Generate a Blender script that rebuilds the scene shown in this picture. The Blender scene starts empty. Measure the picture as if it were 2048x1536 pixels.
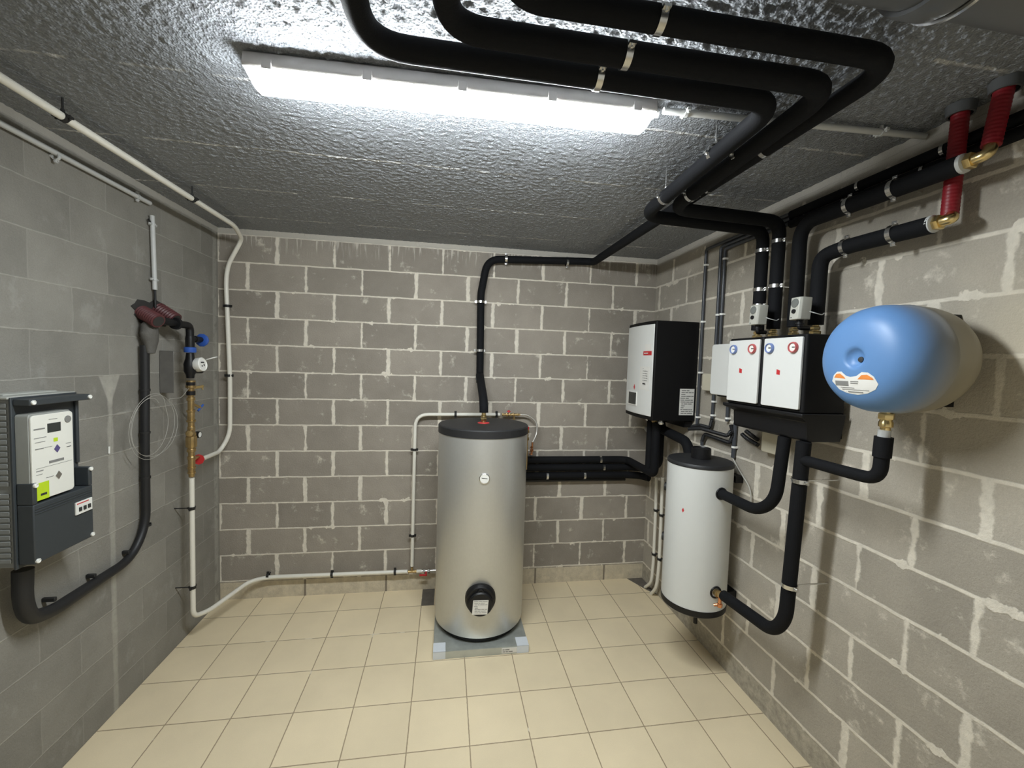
import bpy, bmesh, math, random
from mathutils import Vector, Matrix
random.seed(7)
PI = math.pi
SC = bpy.context.scene
COL = SC.collection
V = Vector

# ---------------------------------------------------------------- camera, world, exposure
W, H = 3.412, 2.783          # room width, ceiling height
YF = -4.3                   # wall behind the camera
cam_d = bpy.data.cameras.new('camera')
cam = bpy.data.objects.new('camera', cam_d); COL.objects.link(cam)
cam_d.sensor_width = 36; cam_d.sensor_fit = 'HORIZONTAL'; cam_d.lens = 36 * 837.5 / 2048
cam_d.clip_start = 0.01
_y, _p, _r = 0.1562, -0.0536, 0.0306
_F = V((math.sin(_y), math.cos(_y), 0)); _R = V((math.cos(_y), -math.sin(_y), 0)); _U = V((0, 0, 1))
_F2 = _F * math.cos(_p) + _U * math.sin(_p); _U2 = _U * math.cos(_p) - _F * math.sin(_p)
_R3 = _R * math.cos(_r) + _U2 * math.sin(_r); _U3 = _U2 * math.cos(_r) - _R * math.sin(_r)
m = Matrix.Identity(4)
for i in range(3):
    m[i][0], m[i][1], m[i][2] = _R3[i], _U3[i], -_F2[i]
m[0][3], m[1][3], m[2][3] = 1.6601, -3.385, 1.8767
cam.matrix_world = m
SC.camera = cam
SC.view_settings.view_transform = 'Standard'; SC.view_settings.look = 'None'
SC.view_settings.gamma = 1; SC.view_settings.exposure = 3.1
SC.view_settings.use_curve_mapping = False
wd = bpy.data.worlds.new('world'); SC.world = wd; wd.use_nodes = True
wd.node_tree.nodes['Background'].inputs[0].default_value = (.55, .6, .7, 1)
wd.node_tree.nodes['Background'].inputs[1].default_value = 0.02
LAMP_STRENGTH = 16.0

# ---------------------------------------------------------------- materials
class NT:
    def __init__(s, name):
        s.m = bpy.data.materials.new(name); s.m.use_nodes = True
        s.t = s.m.node_tree; s.b = s.t.nodes['Principled BSDF']
    def n(s, typ, **kw):
        nd = s.t.nodes.new(typ)
        for k, v in kw.items():
            if k.startswith('_'): nd.inputs[k[1:].replace('_', ' ')].default_value = v
            else: setattr(nd, k, v)
        return nd
    def l(s, a, b): s.t.links.new(a, b)
    def val(s, x, sock):
        if isinstance(x, (int, float)): sock.default_value = x
        elif isinstance(x, tuple): sock.default_value = x
        else: s.l(x, sock)
    def math(s, op, a, b=0.0, c=0.0, clamp=False):
        nd = s.n('ShaderNodeMath', operation=op); nd.use_clamp = clamp
        s.val(a, nd.inputs[0]); s.val(b, nd.inputs[1]); s.val(c, nd.inputs[2]); return nd.outputs[0]
    def mix(s, f, a, b, mode='MIX'):
        nd = s.n('ShaderNodeMix', data_type='RGBA', blend_type=mode)
        s.val(f, nd.inputs[0]); s.val(a, nd.inputs[6]); s.val(b, nd.inputs[7]); return nd.outputs[2]
    def pos(s):
        g = s.n('ShaderNodeNewGeometry'); return g.outputs['Position']
    def sep(s, v):
        nd = s.n('ShaderNodeSeparateXYZ'); s.l(v, nd.inputs[0]); return nd.outputs
    def comb(s, x, y, z=0.0):
        nd = s.n('ShaderNodeCombineXYZ')
        for i, q in enumerate((x, y, z)): s.val(q, nd.inputs[i])
        return nd.outputs[0]
    def noise(s, vec, scale, detail=3.0, rough=.55, col=False):
        nd = s.n('ShaderNodeTexNoise'); s.l(vec, nd.inputs['Vector'])
        nd.inputs['Scale'].default_value = scale; nd.inputs['Detail'].default_value = detail; nd.inputs['Roughness'].default_value = rough
        return nd.outputs['Color' if col else 'Fac']
    def ramp(s, f, lo, hi, a=0.0, b=1.0):
        nd = s.n('ShaderNodeMapRange'); nd.interpolation_type = 'SMOOTHSTEP'
        s.val(f, nd.inputs[0]); s.val(lo, nd.inputs[1]); s.val(hi, nd.inputs[2]); s.val(a, nd.inputs[3]); s.val(b, nd.inputs[4]); return nd.outputs[0]
    def bump(s, h, dist, strength=1.0, prev=None):
        nd = s.n('ShaderNodeBump'); nd.inputs['Strength'].default_value = strength; nd.inputs['Distance'].default_value = dist
        s.l(h, nd.inputs['Height'])
        if prev is not None: s.l(prev, nd.inputs['Normal'])
        return nd.outputs[0]

def c3(r, g, b): return (r, g, b, 1.0)

def mat(name, col, rough=.5, metal=0.0, spec=.5, var=.06, vscale=30, bump=0.0, bscale=120, coat=0.0):
    t = NT(name); b = t.b
    b.inputs['Roughness'].default_value = rough; b.inputs['Metallic'].default_value = metal
    b.inputs['Specular IOR Level'].default_value = spec; b.inputs['Coat Weight'].default_value = coat
    nz = t.noise(t.pos(), vscale)
    f = t.math('MULTIPLY_ADD', nz, 2 * var, 1 - var)
    cc = t.n('ShaderNodeVectorMath', operation='SCALE'); cc.inputs[0].default_value = col[:3]; t.l(f, cc.inputs['Scale'])
    t.l(cc.outputs[0], b.inputs['Base Color'])
    if bump: t.l(t.bump(t.noise(t.pos(), bscale, 4), bump), b.inputs['Normal'])
    return t.m

def block_mat(name, axis, u0, mw, v0, hj, vj, base, mortar, thick_v, thin_h, u_sign=1, extra=None, jointmix=1.0, alt=True, smear=1.0):
    """coursed concrete blocks: u along the wall, v = height; wide irregular perpends, thin beds"""
    t = NT(name); b = t.b
    P = t.pos(); X = t.sep(P)
    wob = t.noise(P, 9, 3); wob2 = t.noise(P, 38, 3)
    u = t.math('MULTIPLY_ADD', X[axis], u_sign, -u0 * u_sign)
    v = t.math('SUBTRACT', X[2], v0)
    v = t.math('ADD', v, t.math('MULTIPLY_ADD', wob, .012, -.006))
    row = t.math('FLOOR', t.math('DIVIDE', v, hj))
    par = t.math('ABSOLUTE', t.math('MODULO', row, 2.0)) if alt else 0.0
    u2 = t.math('MULTIPLY_ADD', par, mw / 2, u) if alt else u
    u2 = t.math('ADD', u2, t.math('MULTIPLY_ADD', wob, .014, -.007))
    cell = t.math('FLOOR', t.math('DIVIDE', u2, mw))
    fu = t.math('SUBTRACT', u2, t.math('MULTIPLY', cell, mw))
    du = t.math('MINIMUM', fu, t.math('SUBTRACT', mw, fu))
    fv = t.math('SUBTRACT', v, t.math('MULTIPLY', row, hj))
    dv = t.math('MINIMUM', fv, t.math('SUBTRACT', hj, fv))
    wn = t.n('ShaderNodeTexWhiteNoise', noise_dimensions='2D'); t.l(t.comb(row, cell), wn.inputs['Vector'])
    # perpend half width varies from joint to joint
    cj = t.math('FLOOR', t.math('DIVIDE', t.math('ADD', u2, mw / 2), mw))
    wj = t.n('ShaderNodeTexWhiteNoise', noise_dimensions='2D'); t.l(t.comb(row, cj), wj.inputs['Vector'])
    big = t.noise(P, 14, 4, .6)
    hw = t.math('MULTIPLY_ADD', wj.outputs['Value'], thick_v * .55, thick_v * .45)
    hw = t.math('ADD', hw, t.math('MULTIPLY_ADD', big, thick_v * 1.6 * smear, -thick_v * .8 * smear))
    mu = t.ramp(t.math('SUBTRACT', hw, du), -.005, .005)
    hh = t.math('ADD', thin_h, t.math('MULTIPLY', t.ramp(t.noise(P, 7, 4, .6), .58, .72), .014 * smear))
    mv = t.ramp(t.math('SUBTRACT', hh, dv), -.003, .003)
    msk = t.math('MAXIMUM', mu, mv)
    splat = t.math('MULTIPLY', t.ramp(t.noise(P, 8, 6, .68), .57, .74), .6 * smear)
    msk2 = t.math('MAXIMUM', msk, splat)
    tone = t.math('MULTIPLY_ADD', wn.outputs['Value'], .22, .89)
    grain = t.noise(P, 190, 3, .7)
    tone = t.math('MULTIPLY', tone, t.math('MULTIPLY_ADD', grain, .36, .82))
    cloud = t.noise(P, 4.5, 5, .6)
    tone = t.math('MULTIPLY', tone, t.math('MULTIPLY_ADD', cloud, .5, .75))
    blk = t.n('ShaderNodeVectorMath', operation='SCALE'); blk.inputs[0].default_value = base; t.l(tone, blk.inputs['Scale'])
    mt = t.math('MULTIPLY_ADD', t.noise(P, 30, 4), .5, .75)
    mo = t.n('ShaderNodeVectorMath', operation='SCALE'); mo.inputs[0].default_value = mortar; t.l(mt, mo.inputs['Scale'])
    c = t.mix(t.math('MULTIPLY', msk2, jointmix), blk.outputs[0], mo.outputs[0])
    if extra: c = extra(t, P, X, c, blk.outputs[0], mo.outputs[0])
    t.l(c, b.inputs['Base Color'])
    b.inputs['Roughness'].default_value = .93; b.inputs['Specular IOR Level'].default_value = .2
    h = t.math('ADD', t.math('MULTIPLY', msk2, .35), t.math('MULTIPLY', t.noise(P, 90, 5, .7), .8))
    t.l(t.bump(h, .006, .8), b.inputs['Normal'])
    return t.m

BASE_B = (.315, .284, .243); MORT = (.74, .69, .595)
def extra_back(t, P, X, c, blk, mo):
    # skirt course of pale blocks, white drips below the ceiling, plain mortar band on top
    sk = t.ramp(X[2], .128, .134, 1, 0)
    js = t.math('SUBTRACT', t.math('ABSOLUTE', t.math('SUBTRACT', t.math('MODULO', t.math('ADD', X[0], 6.12 - .606 + .306), .612), .306)), 0.0)
    jm = t.ramp(js, .010, .004)
    pale = t.n('ShaderNodeVectorMath', operation='SCALE'); pale.inputs[0].default_value = (.62, .55, .42); t.l(t.math('MULTIPLY_ADD', t.noise(P, 18, 6, .7), .9, .5), pale.inputs['Scale'])
    pc = t.mix(jm, pale.outputs[0], (.22, .19, .15, 1))
    c = t.mix(sk, c, pc)
    st = t.noise(t.comb(t.math('MULTIPLY', X[0], 42.0), t.math('MULTIPLY', X[2], 3.0)), 1.0, 3)
    fade = t.math('MULTIPLY', t.ramp(X[2], 2.60, 2.72), t.ramp(t.noise(P, 3, 2), .38, .5))
    c = t.mix(t.math('MULTIPLY', t.ramp(st, .52, .62), t.math('MULTIPLY', fade, .7)), c, (.66, .62, .55, 1))
    band = t.ramp(t.math('ADD', X[2], t.math('MULTIPLY', t.noise(P, 12), .02)), 2.748, 2.756)
    return t.mix(band, c, (.50, .475, .42, 1))
def extra_right(t, P, X, c, blk, mo):
    sk = t.ramp(X[2], .128, .134, 1, 0)
    pale = t.n('ShaderNodeVectorMath', operation='SCALE'); pale.inputs[0].default_value = (.46, .42, .34); t.l(t.math('MULTIPLY_ADD', t.noise(P, 22, 6, .7), 1.4, .2), pale.inputs['Scale'])
    c = t.mix(sk, c, pale.outputs[0])
    band = t.ramp(t.math('ADD', X[2], t.math('MULTIPLY', t.noise(P, 9), .05)), 2.735, 2.75)
    c = t.mix(band, c, (.46, .435, .385, 1))
    # the part near the room's front was rubbed over with pale mortar
    bag = t.math('MULTIPLY', t.ramp(t.math('SUBTRACT', t.math('MULTIPLY', X[1], -1.0), t.math('MULTIPLY', t.noise(P, 3, 4), .8)), 1.5, 2.3), t.ramp(X[2], 1.35, 1.75))
    bag = t.math('MULTIPLY', bag, t.ramp(X[2], 2.45, 2.1))
    return t.mix(t.math('MULTIPLY', bag, .75), c, (.62, .555, .42, 1))
def extra_left(t, P, X, c, blk, mo):
    # run of mortar down the stacked joint at y = -1.01
    dy = t.math('ABSOLUTE', t.math('ADD', X[1], 1.012))
    wv = t.math('MULTIPLY_ADD', t.noise(P, 8, 3), .03, .0)
    s1 = t.math('MULTIPLY', t.ramp(t.math('SUBTRACT', wv, dy), -.008, .006), t.ramp(X[2], 1.75, 1.72))
    c = t.mix(t.math('MULTIPLY', s1, .7), c, mo)
    tri = t.math('MULTIPLY', t.ramp(t.math('SUBTRACT', t.math('MULTIPLY_ADD', t.math('SUBTRACT', X[2], 1.6), .42, .005), dy), -.006, .006), t.math('MULTIPLY', t.ramp(X[2], 1.75, 1.745), t.ramp(X[2], 1.58, 1.62)))
    c = t.mix(t.math('MULTIPLY', tri, .8), c, mo)
    sc = t.math('MULTIPLY', t.ramp(t.noise(t.comb(X[1], t.math('MULTIPLY', X[2], .6), 3.0), 6, 6, .7), .56, .7), .35)
    c = t.mix(sc, c, (.42, .41, .375, 1))
    dc = t.ramp(t.math('ABSOLUTE', t.math('ADD', X[1], .045)), .035, .015)
    c = t.mix(t.math('MULTIPLY', t.math('MULTIPLY', dc, t.ramp(t.noise(P, 10, 4), .35, .5)), .6), c, mo)
    band = t.ramp(X[2], 2.745, 2.75)
    return t.mix(band, c, (.44, .42, .375, 1))

M = {}
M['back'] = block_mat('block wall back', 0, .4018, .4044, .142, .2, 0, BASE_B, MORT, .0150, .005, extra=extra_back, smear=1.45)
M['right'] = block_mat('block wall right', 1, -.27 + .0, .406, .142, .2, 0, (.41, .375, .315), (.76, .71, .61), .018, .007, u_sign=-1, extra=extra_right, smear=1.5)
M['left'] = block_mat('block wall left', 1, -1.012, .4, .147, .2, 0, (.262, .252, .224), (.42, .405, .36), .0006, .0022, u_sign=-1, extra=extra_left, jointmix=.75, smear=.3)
M['front'] = mat('white bounce wall', c3(.8, .79, .76), .8)  # unseen wall behind the camera, made white to bounce fill light

t = NT('sprayed ceiling'); P = t.pos(); X = t.sep(P)
vo = t.n('ShaderNodeTexVoronoi', feature='F1'); vo.inputs['Scale'].default_value = 135; t.l(P, vo.inputs['Vector'])
h = t.math('ADD', t.math('MULTIPLY', t.noise(P, 105, 5, .7), 1.0), t.math('MULTIPLY', vo.outputs['Distance'], .9))
pos_f = t.ramp(X[1], -1.4, -2.2, .55, 1.0)
yy = t.math('ADD', X[1], t.math('MULTIPLY_ADD', t.noise(P, 5, 3), .02, -.01))
sm = t.math('ABSOLUTE', t.math('SUBTRACT', t.math('MODULO', t.math('ADD', yy, 5.36 + .2525 + .505), .505), .2525))
seam = t.math('MULTIPLY', t.ramp(sm, .010, .003), t.ramp(t.noise(P, 6, 3), .4, .55))
tone = t.math('MULTIPLY_ADD', t.noise(P, 150, 4, .8), 1.5, .25)
cc = t.n('ShaderNodeVectorMath', operation='SCALE'); cc.inputs[0].default_value = (.275, .292, .315); t.l(tone, cc.inputs['Scale'])
c = t.mix(t.math('MULTIPLY', seam, .8), cc.outputs[0], (.70, .70, .69, 1))
t.l(c, t.b.inputs['Base Color']); t.b.inputs['Roughness'].default_value = .6; t.b.inputs['Specular IOR Level'].default_value = .5
h2 = t.math('ADD', t.math('MULTIPLY', h, pos_f), t.math('MULTIPLY', seam, .6))
t.l(t.bump(h2, .008, 1.0), t.b.inputs['Normal'])
M['ceil'] = t.m

t = NT('beige floor tiles'); P = t.pos(); X = t.sep(P)
TS, TX, TY = .3023, .301, -.2322
wob = t.math('MULTIPLY_ADD', t.noise(P, 60, 2), .003, -.0015)
tu = t.math('DIVIDE', t.math('ADD', t.math('SUBTRACT', X[0], TX), wob), TS); tv = t.math('DIVIDE', t.math('ADD', t.math('SUBTRACT', X[1], TY), wob), TS)
cu = t.math('FLOOR', tu); cv = t.math('FLOOR', tv)
fu = t.math('SUBTRACT', tu, cu); fv = t.math('SUBTRACT', tv, cv)
eu = t.math('MINIMUM', fu, t.math('SUBTRACT', 1.0, fu)); ev = t.math('MINIMUM', fv, t.math('SUBTRACT', 1.0, fv))
g = t.ramp(t.math('MINIMUM', eu, ev), .006, .011, 1, 0)
wn = t.n('ShaderNodeTexWhiteNoise', noise_dimensions='2D'); t.l(t.comb(cu, cv), wn.inputs['Vector'])
tone = t.math('MULTIPLY', t.math('MULTIPLY_ADD', wn.outputs['Value'], .07, .95), t.math('MULTIPLY_ADD', t.noise(P, 300, 2), .14, .93))
tone = t.math('MULTIPLY', tone, t.math('MULTIPLY_ADD', t.noise(P, 3, 4), .24, .88))
cc = t.n('ShaderNodeVectorMath', operation='SCALE'); cc.inputs[0].default_value = (.80, .68, .465); t.l(tone, cc.inputs['Scale'])
gc = t.mix(t.ramp(t.noise(P, 7, 3), .64, .70), (.30, .225, .14, 1), (.75, .68, .56, 1))
c = t.mix(t.math('MULTIPLY', g, .85), cc.outputs[0], gc)
t.l(c, t.b.inputs['Base Color']); t.b.inputs['Roughness'].default_value = .55; t.b.inputs['Specular IOR Level'].default_value = .3
t.l(t.bump(t.math('ADD', t.math('MULTIPLY', g, -1.0), t.math('MULTIPLY', t.noise(P, 400, 2), .15)), .0015, .7), t.b.inputs['Normal'])
M['floor'] = t.m

M['foam'] = mat('black pipe insulation', c3(.0055, .006, .0075), .8, spec=.22, var=.15, vscale=25, bump=.0008, bscale=160)
M['foamcut'] = mat('grey foam cut face', c3(.09, .095, .1), .8)
M['chrome'] = mat('zinc plated steel', c3(.75, .75, .74), .25, 1.0)
M['rod'] = mat('threaded rod steel', c3(.6, .6, .58), .35, 1.0)
M['rubber'] = mat('black rubber', c3(.015, .015, .015), .6)
M['whitepipe'] = mat('white plastic pipe', c3(.80, .78, .70), .35, spec=.5, var=.03)
M['conduit'] = mat('light grey conduit', c3(.55, .56, .55), .4, var=.03)
M['darkconduit'] = mat('dark grey conduit', c3(.055, .06, .07), .35, var=.05)
M['cable'] = mat('black cable', c3(.012, .0125, .014), .5, var=.12)
M['brass'] = mat('brass', c3(.80, .62, .30), .28, 1.0, var=.15)
M['oldbrass'] = mat('dull brass', c3(.50, .36, .17), .35, .9, var=.25)
M['copper'] = mat('copper', c3(.72, .33, .17), .25, 1.0)
M['red'] = mat('red plastic', c3(.55, .03, .035), .45)
M['blueplastic'] = mat('blue plastic', c3(.03, .10, .42), .4)
M['redtube'] = mat('red corrugated sheath', c3(.26, .012, .02), .45, var=.1)
M['maroon'] = mat('dark red corrugated sheath', c3(.095, .026, .028), .5, var=.2)
M['tank'] = mat('silver grey tank jacket', c3(.60, .605, .59), .36, .68, var=.04, vscale=60, bump=.0004, bscale=260)
M['blackplastic'] = mat('black plastic', c3(.007, .007, .008), .45, spec=.35, var=.1, vscale=8)
M['blackmatte'] = mat('matt black casing', c3(.0035, .0035, .004), .6, spec=.25, var=.1)
M['lid'] = mat('dark grey lid', c3(.016, .0165, .018), .55, var=.1)
M['paper'] = mat('white paper', c3(.75, .74, .70), .6, var=.02)
M['ink'] = mat('grey print', c3(.22, .22, .21), .6)
M['darkink'] = mat('black print', c3(.03, .03, .03), .6)
M['whitepanel'] = mat('white lacquered panel', c3(.72, .73, .71), .3, spec=.5, var=.015)
M['whitebody'] = mat('white buffer jacket', c3(.66, .675, .66), .38, var=.015)
M['beige'] = mat('ivory plastic', c3(.60, .56, .44), .45, var=.03)
M['actuator'] = mat('grey actuator plastic', c3(.46, .46, .41), .45, var=.03)
M['glass'] = mat('dark display', c3(.03, .035, .035), .12, spec=.7)
M['lens'] = mat('clear grey dome', c3(.16, .17, .16), .15, spec=.7)
M['galv'] = mat('galvanised sheet', c3(.50, .53, .50), .42, .6, var=.35, vscale=14)
M['galvrim'] = mat('galvanised rim', c3(.52, .55, .53), .4, .6, var=.15, vscale=14)
M['capplastic'] = mat('pale corner protector', c3(.66, .70, .74), .5, var=.05)
M['boxgrey'] = mat('grey meter box plastic', c3(.23, .24, .235), .5, var=.04)
M['boxtop'] = mat('pale meter box lid edge', c3(.42, .43, .40), .5)
M['boxdark'] = mat('dark grey meter box cover', c3(.040, .047, .052), .45, var=.06)
M['meterside'] = mat('meter case side', c3(.30, .31, .29), .45)
M['meterface'] = mat('meter face', c3(.78, .78, .72), .3, var=.02)
M['lime'] = mat('lime green sticker', c3(.50, .68, .02), .5)
M['purple'] = mat('violet diamond print', c3(.10, .08, .22), .5)
M['white'] = mat('white plastic', c3(.82, .82, .78), .35, var=.02)
M['orange'] = mat('orange print', c3(.80, .27, .06), .5)
M['putty'] = mat('smeared grey putty', c3(.10, .095, .085), .8, var=.4, vscale=18, bump=.004, bscale=40)
M['darkhole'] = mat('dark hole in wall', c3(.03, .028, .026), .9)
M['screed'] = mat('dark screed patch', c3(.13, .115, .095), .9, var=.3, vscale=20)
M['duct'] = mat('grey drain pipe', c3(.10, .105, .112), .45, var=.05)
M['wire'] = mat('thin pale wire', c3(.42, .41, .37), .5)
M['braid'] = mat('braided steel hose', c3(.62, .60, .55), .35, .8)
M['bracket'] = mat('clear plastic sheet bracket', c3(.13, .125, .115), .3, var=.2)

t = NT('blue vessel with grey smear'); P = t.pos(); X = t.sep(P)
f = t.ramp(t.math('ADD', X[0], t.math('MULTIPLY', t.math('ADD', X[1], 2.13), -.22)), 3.105, 3.30)  # grey-beige reflection smear on the drum side, put into its blue colour
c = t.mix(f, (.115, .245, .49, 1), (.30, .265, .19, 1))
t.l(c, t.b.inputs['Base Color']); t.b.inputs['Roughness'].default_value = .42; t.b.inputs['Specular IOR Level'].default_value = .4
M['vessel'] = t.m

t = NT('lit lamp diffuser')
e = t.n('ShaderNodeEmission'); e.inputs[0].default_value = (.93, .98, 1.0, 1); e.inputs[1].default_value = LAMP_STRENGTH
t.l(e.outputs[0], t.t.nodes['Material Output'].inputs[0]); M['lamp'] = t.m
M['lamphousing'] = mat('grey lamp housing', c3(.42, .40, .38), .5)

# ---------------------------------------------------------------- mesh helpers
def bm_new(): return bmesh.new()
def finish(o_name, bm, material, parent=None, smooth=True, angle=40, bevel=0.0):
    me = bpy.data.meshes.new(o_name)
    bmesh.ops.recalc_face_normals(bm, faces=bm.faces)
    root = parent
    while root is not None and root.parent is not None: root = root.parent
    if root is not None: bm.transform(Matrix.Translation(-root.location))
    org = None
    if parent is None:
        vs = [v.co for v in bm.verts]
        org = V((sum(v.x for v in vs) / len(vs), sum(v.y for v in vs) / len(vs), min(v.z for v in vs)))
        bm.transform(Matrix.Translation(-org))
    bm.to_mesh(me); bm.free()
    me.materials.append(M[material] if isinstance(material, str) else material)
    if smooth:
        for p in me.polygons: p.use_smooth = True
        me.set_sharp_from_angle(angle=math.radians(angle))
    o = bpy.data.objects.new(o_name, me); COL.objects.link(o)
    if parent is not None: o.parent = parent
    else: o.location = org
    if bevel:
        bv = o.modifiers.new('bevel', 'BEVEL'); bv.width = bevel; bv.segments = 2; bv.limit_method = 'ANGLE'
    return o
def thing(name, label, cat, loc, group=None):
    o = bpy.data.objects.new(name, None); COL.objects.link(o)
    o.location = loc; o.empty_display_size = .05
    o['label'] = label; o['category'] = cat
    if group: o['group'] = group
    return o
def tag(o, label, cat, group=None):
    o['label'] = label; o['category'] = cat
    if group: o['group'] = group
    return o
def struct(name, bm, material, **k):
    o = finish(name, bm, material, None, **k); o['kind'] = 'structure'; return o

def box(bm, a, b):
    x0, y0, z0 = a; x1, y1, z1 = b
    vs = [bm.verts.new(p) for p in ((x0, y0, z0), (x1, y0, z0), (x1, y1, z0), (x0, y1, z0), (x0, y0, z1), (x1, y0, z1), (x1, y1, z1), (x0, y1, z1))]
    for f in ((0, 3, 2, 1), (4, 5, 6, 7), (0, 1, 5, 4), (1, 2, 6, 5), (2, 3, 7, 6), (3, 0, 4, 7)): bm.faces.new([vs[i] for i in f])
    return bm
def frame(d):
    d = V(d).normalized(); a = V((0, 0, 1)) if abs(d.z) < .9 else V((1, 0, 0))
    u = d.cross(a).normalized(); return u, d.cross(u).normalized()
def ring(bm, c, u, w, r, n): return [bm.verts.new(V(c) + u * (math.cos(2 * PI * i / n) * r) + w * (math.sin(2 * PI * i / n) * r)) for i in range(n)]
def bridge(bm, A, B):
    n = len(A)
    for i in range(n): bm.faces.new((A[i], A[(i + 1) % n], B[(i + 1) % n], B[i]))
def lathe(bm, c, d, prof, n=32, cap=True):
    """prof: (distance along d, radius)"""
    d = V(d).normalized(); u, w = frame(d); prev = None; first = None
    for s, r in prof:
        R = ring(bm, V(c) + d * s, u, w, max(r, 1e-4), n)
        if prev: bridge(bm, prev, R)
        else: first = R
        prev = R
    if cap: bm.faces.new(first); bm.faces.new(prev)
    return bm
def cyl(bm, a, b, r, n=16):
    a, b = V(a), V(b); return lathe(bm, a, b - a, [(0, r), ((b - a).length, r)], n)
def fillet(pts, rad, k=7):
    pts = [V(p) for p in pts]; out = [pts[0]]
    for i in range(1, len(pts) - 1):
        p0, p, p1 = pts[i - 1], pts[i], pts[i + 1]
        a, b = (p0 - p), (p1 - p); la, lb = a.length, b.length; a.normalize(); b.normalize()
        R = rad[i - 1] if isinstance(rad, (list, tuple)) else rad
        dd = min(R, la * .49, lb * .49)
        q0, q1 = p + a * dd, p + b * dd
        for j in range(k + 1):
            s = j / k; out.append(q0 * (1 - s) ** 2 + p * (2 * s * (1 - s)) + q1 * s ** 2)
    out.append(pts[-1]); return out
def tube(bm, pts, r, rad=.05, n=16, rf=None):
    P = fillet(pts, rad) if len(pts) > 2 else [V(p) for p in pts]
    Q = [P[0]]
    for p in P[1:]:
        if (p - Q[-1]).length > 1e-5: Q.append(p)
    P = Q; prev = None; u = None; L = 0
    for i, p in enumerate(P):
        d = (P[min(i + 1, len(P) - 1)] - P[max(i - 1, 0)]).normalized()
        if u is None: u, w = frame(d)
        else:
            u = (u - d * u.dot(d)).normalized(); w = d.cross(u)
        if i: L += (p - P[i - 1]).length
        rr = rf(L) if rf else r
        R = ring(bm, p, u, w, rr, n)
        if prev: bridge(bm, prev, R)
        else: bm.faces.new(R)
        prev = R
    bm.faces.new(prev); return bm
def corrugated(bm, pts, r, amp, pitch, rad=.05, n=20):
    P = fillet(pts, rad) if len(pts) > 2 else [V(p) for p in pts]
    out = []
    for a, b in zip(P[:-1], P[1:]):
        k = max(1, int((b - a).length / (pitch / 4)))
        for j in range(k): out.append(a.lerp(b, j / k))
    out.append(P[-1])
    return tube(bm, [out[0]] + out[1:], r, 0.0001, n, rf=lambda L: r + amp * math.sin(2 * PI * L / pitch)) if False else _corr(bm, out, r, amp, n)
def _corr(bm, P, r, amp, n):
    prev = None; u = None
    for i, p in enumerate(P):
        d = (P[min(i + 1, len(P) - 1)] - P[max(i - 1, 0)]).normalized()
        if u is None: u, w = frame(d)
        else: u = (u - d * u.dot(d)).normalized(); w = d.cross(u)
        R = ring(bm, p, u, w, r + amp * math.sin(i * PI / 2), n)
        if prev: bridge(bm, prev, R)
        else: bm.faces.new(R)
        prev = R
    bm.faces.new(prev); return bm
def hexnut(bm, c, d, r, h): return lathe(bm, c, d, [(0, r * .92), (h * .12, r), (h * .88, r), (h, r * .92)], 6)
def bm_clamp(p, ax, wall, dist, r, w=.018, rubber=True, ears=True, rodr=.0035):
    """pipe clip: a band round the pipe, two bolted ears and a rod back to the wall or ceiling"""
    bm = bm_new(); p = V(p); ax = V(ax).normalized(); wall = V(wall).normalized(); side = ax.cross(wall).normalized()
    lathe(bm, p - ax * w / 2, ax, [(0, r + .0005), (0, r + .0035), (w, r + .0035), (w, r + .0005)], 28, cap=False)
    if ears:
        for s in (-1, 1):
            c = p + side * s * (r + .008)
            u = side * .007; v = wall * .004; a = ax * w / 2
            vs = [bm.verts.new(c + u * i + v * j + a * k) for i in (-1, 1) for j in (-1, 1) for k in (-1, 1)]
            for f in ((0, 1, 3, 2), (4, 6, 7, 5), (0, 4, 5, 1), (2, 3, 7, 6), (0, 2, 6, 4), (1, 5, 7, 3)): bm.faces.new([vs[q] for q in f])
            cyl(bm, c - wall * .010, c + wall * .008, .0035, 8)
    cyl(bm, p + wall * r, p + wall * (dist - .0008), rodr, 8)
    cyl(bm, p + wall * (r + .002), p + wall * (r + .012), .0065, 6)
    return bm
def pipe(name, label, cat, pts, r, material, rad=.06, clamps=(), group=None, part='insulation', n=18, clampmat='chrome', clampw=.018, ears=True):
    b = bm_new(); tube(b, pts, r, rad, n)
    if not clamps:
        return tag(finish(name, b, material), label, cat, group)
    t = thing(name, label, cat, V(pts[0]), group)
    finish(part, b, material, t)
    for c in clamps:
        finish('clamp', bm_clamp(V(c[0]), c[1], c[2], c[3], r, w=clampw, ears=ears), clampmat, t)
    return t
def lines(parent, o, u, v, wid, hei, rows, material='ink', th=.0006, seed=1, name='print', frac=.5):
    """rows of small print as raised strips on a label; o = top left corner, u across, v down"""
    rnd = random.Random(seed); bm = bm_new(); o, u, v = V(o), V(u).normalized(), V(v).normalized(); nrm = u.cross(v)
    for i in range(rows):
        y0 = (i + .25) * hei / rows; y1 = y0 + hei / rows * frac; x = wid * rnd.uniform(0, .1)
        while x < wid * .92:
            x1 = min(wid, x + wid * rnd.uniform(.12, .4))
            q = [o + u * x + v * y0, o + u * x1 + v * y0, o + u * x1 + v * y1, o + u * x + v * y1]
            lo = [bm.verts.new(k) for k in q]; hi = [bm.verts.new(k - nrm * th) for k in q]
            bm.faces.new(lo); bm.faces.new(hi[::-1])
            for j in range(4): bm.faces.new((lo[j], lo[(j + 1) % 4], hi[(j + 1) % 4], hi[j]))
            x = x1 + wid * .04
            if rnd.random() < .2: break
    return finish(name, bm, material, parent, smooth=False)
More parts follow.
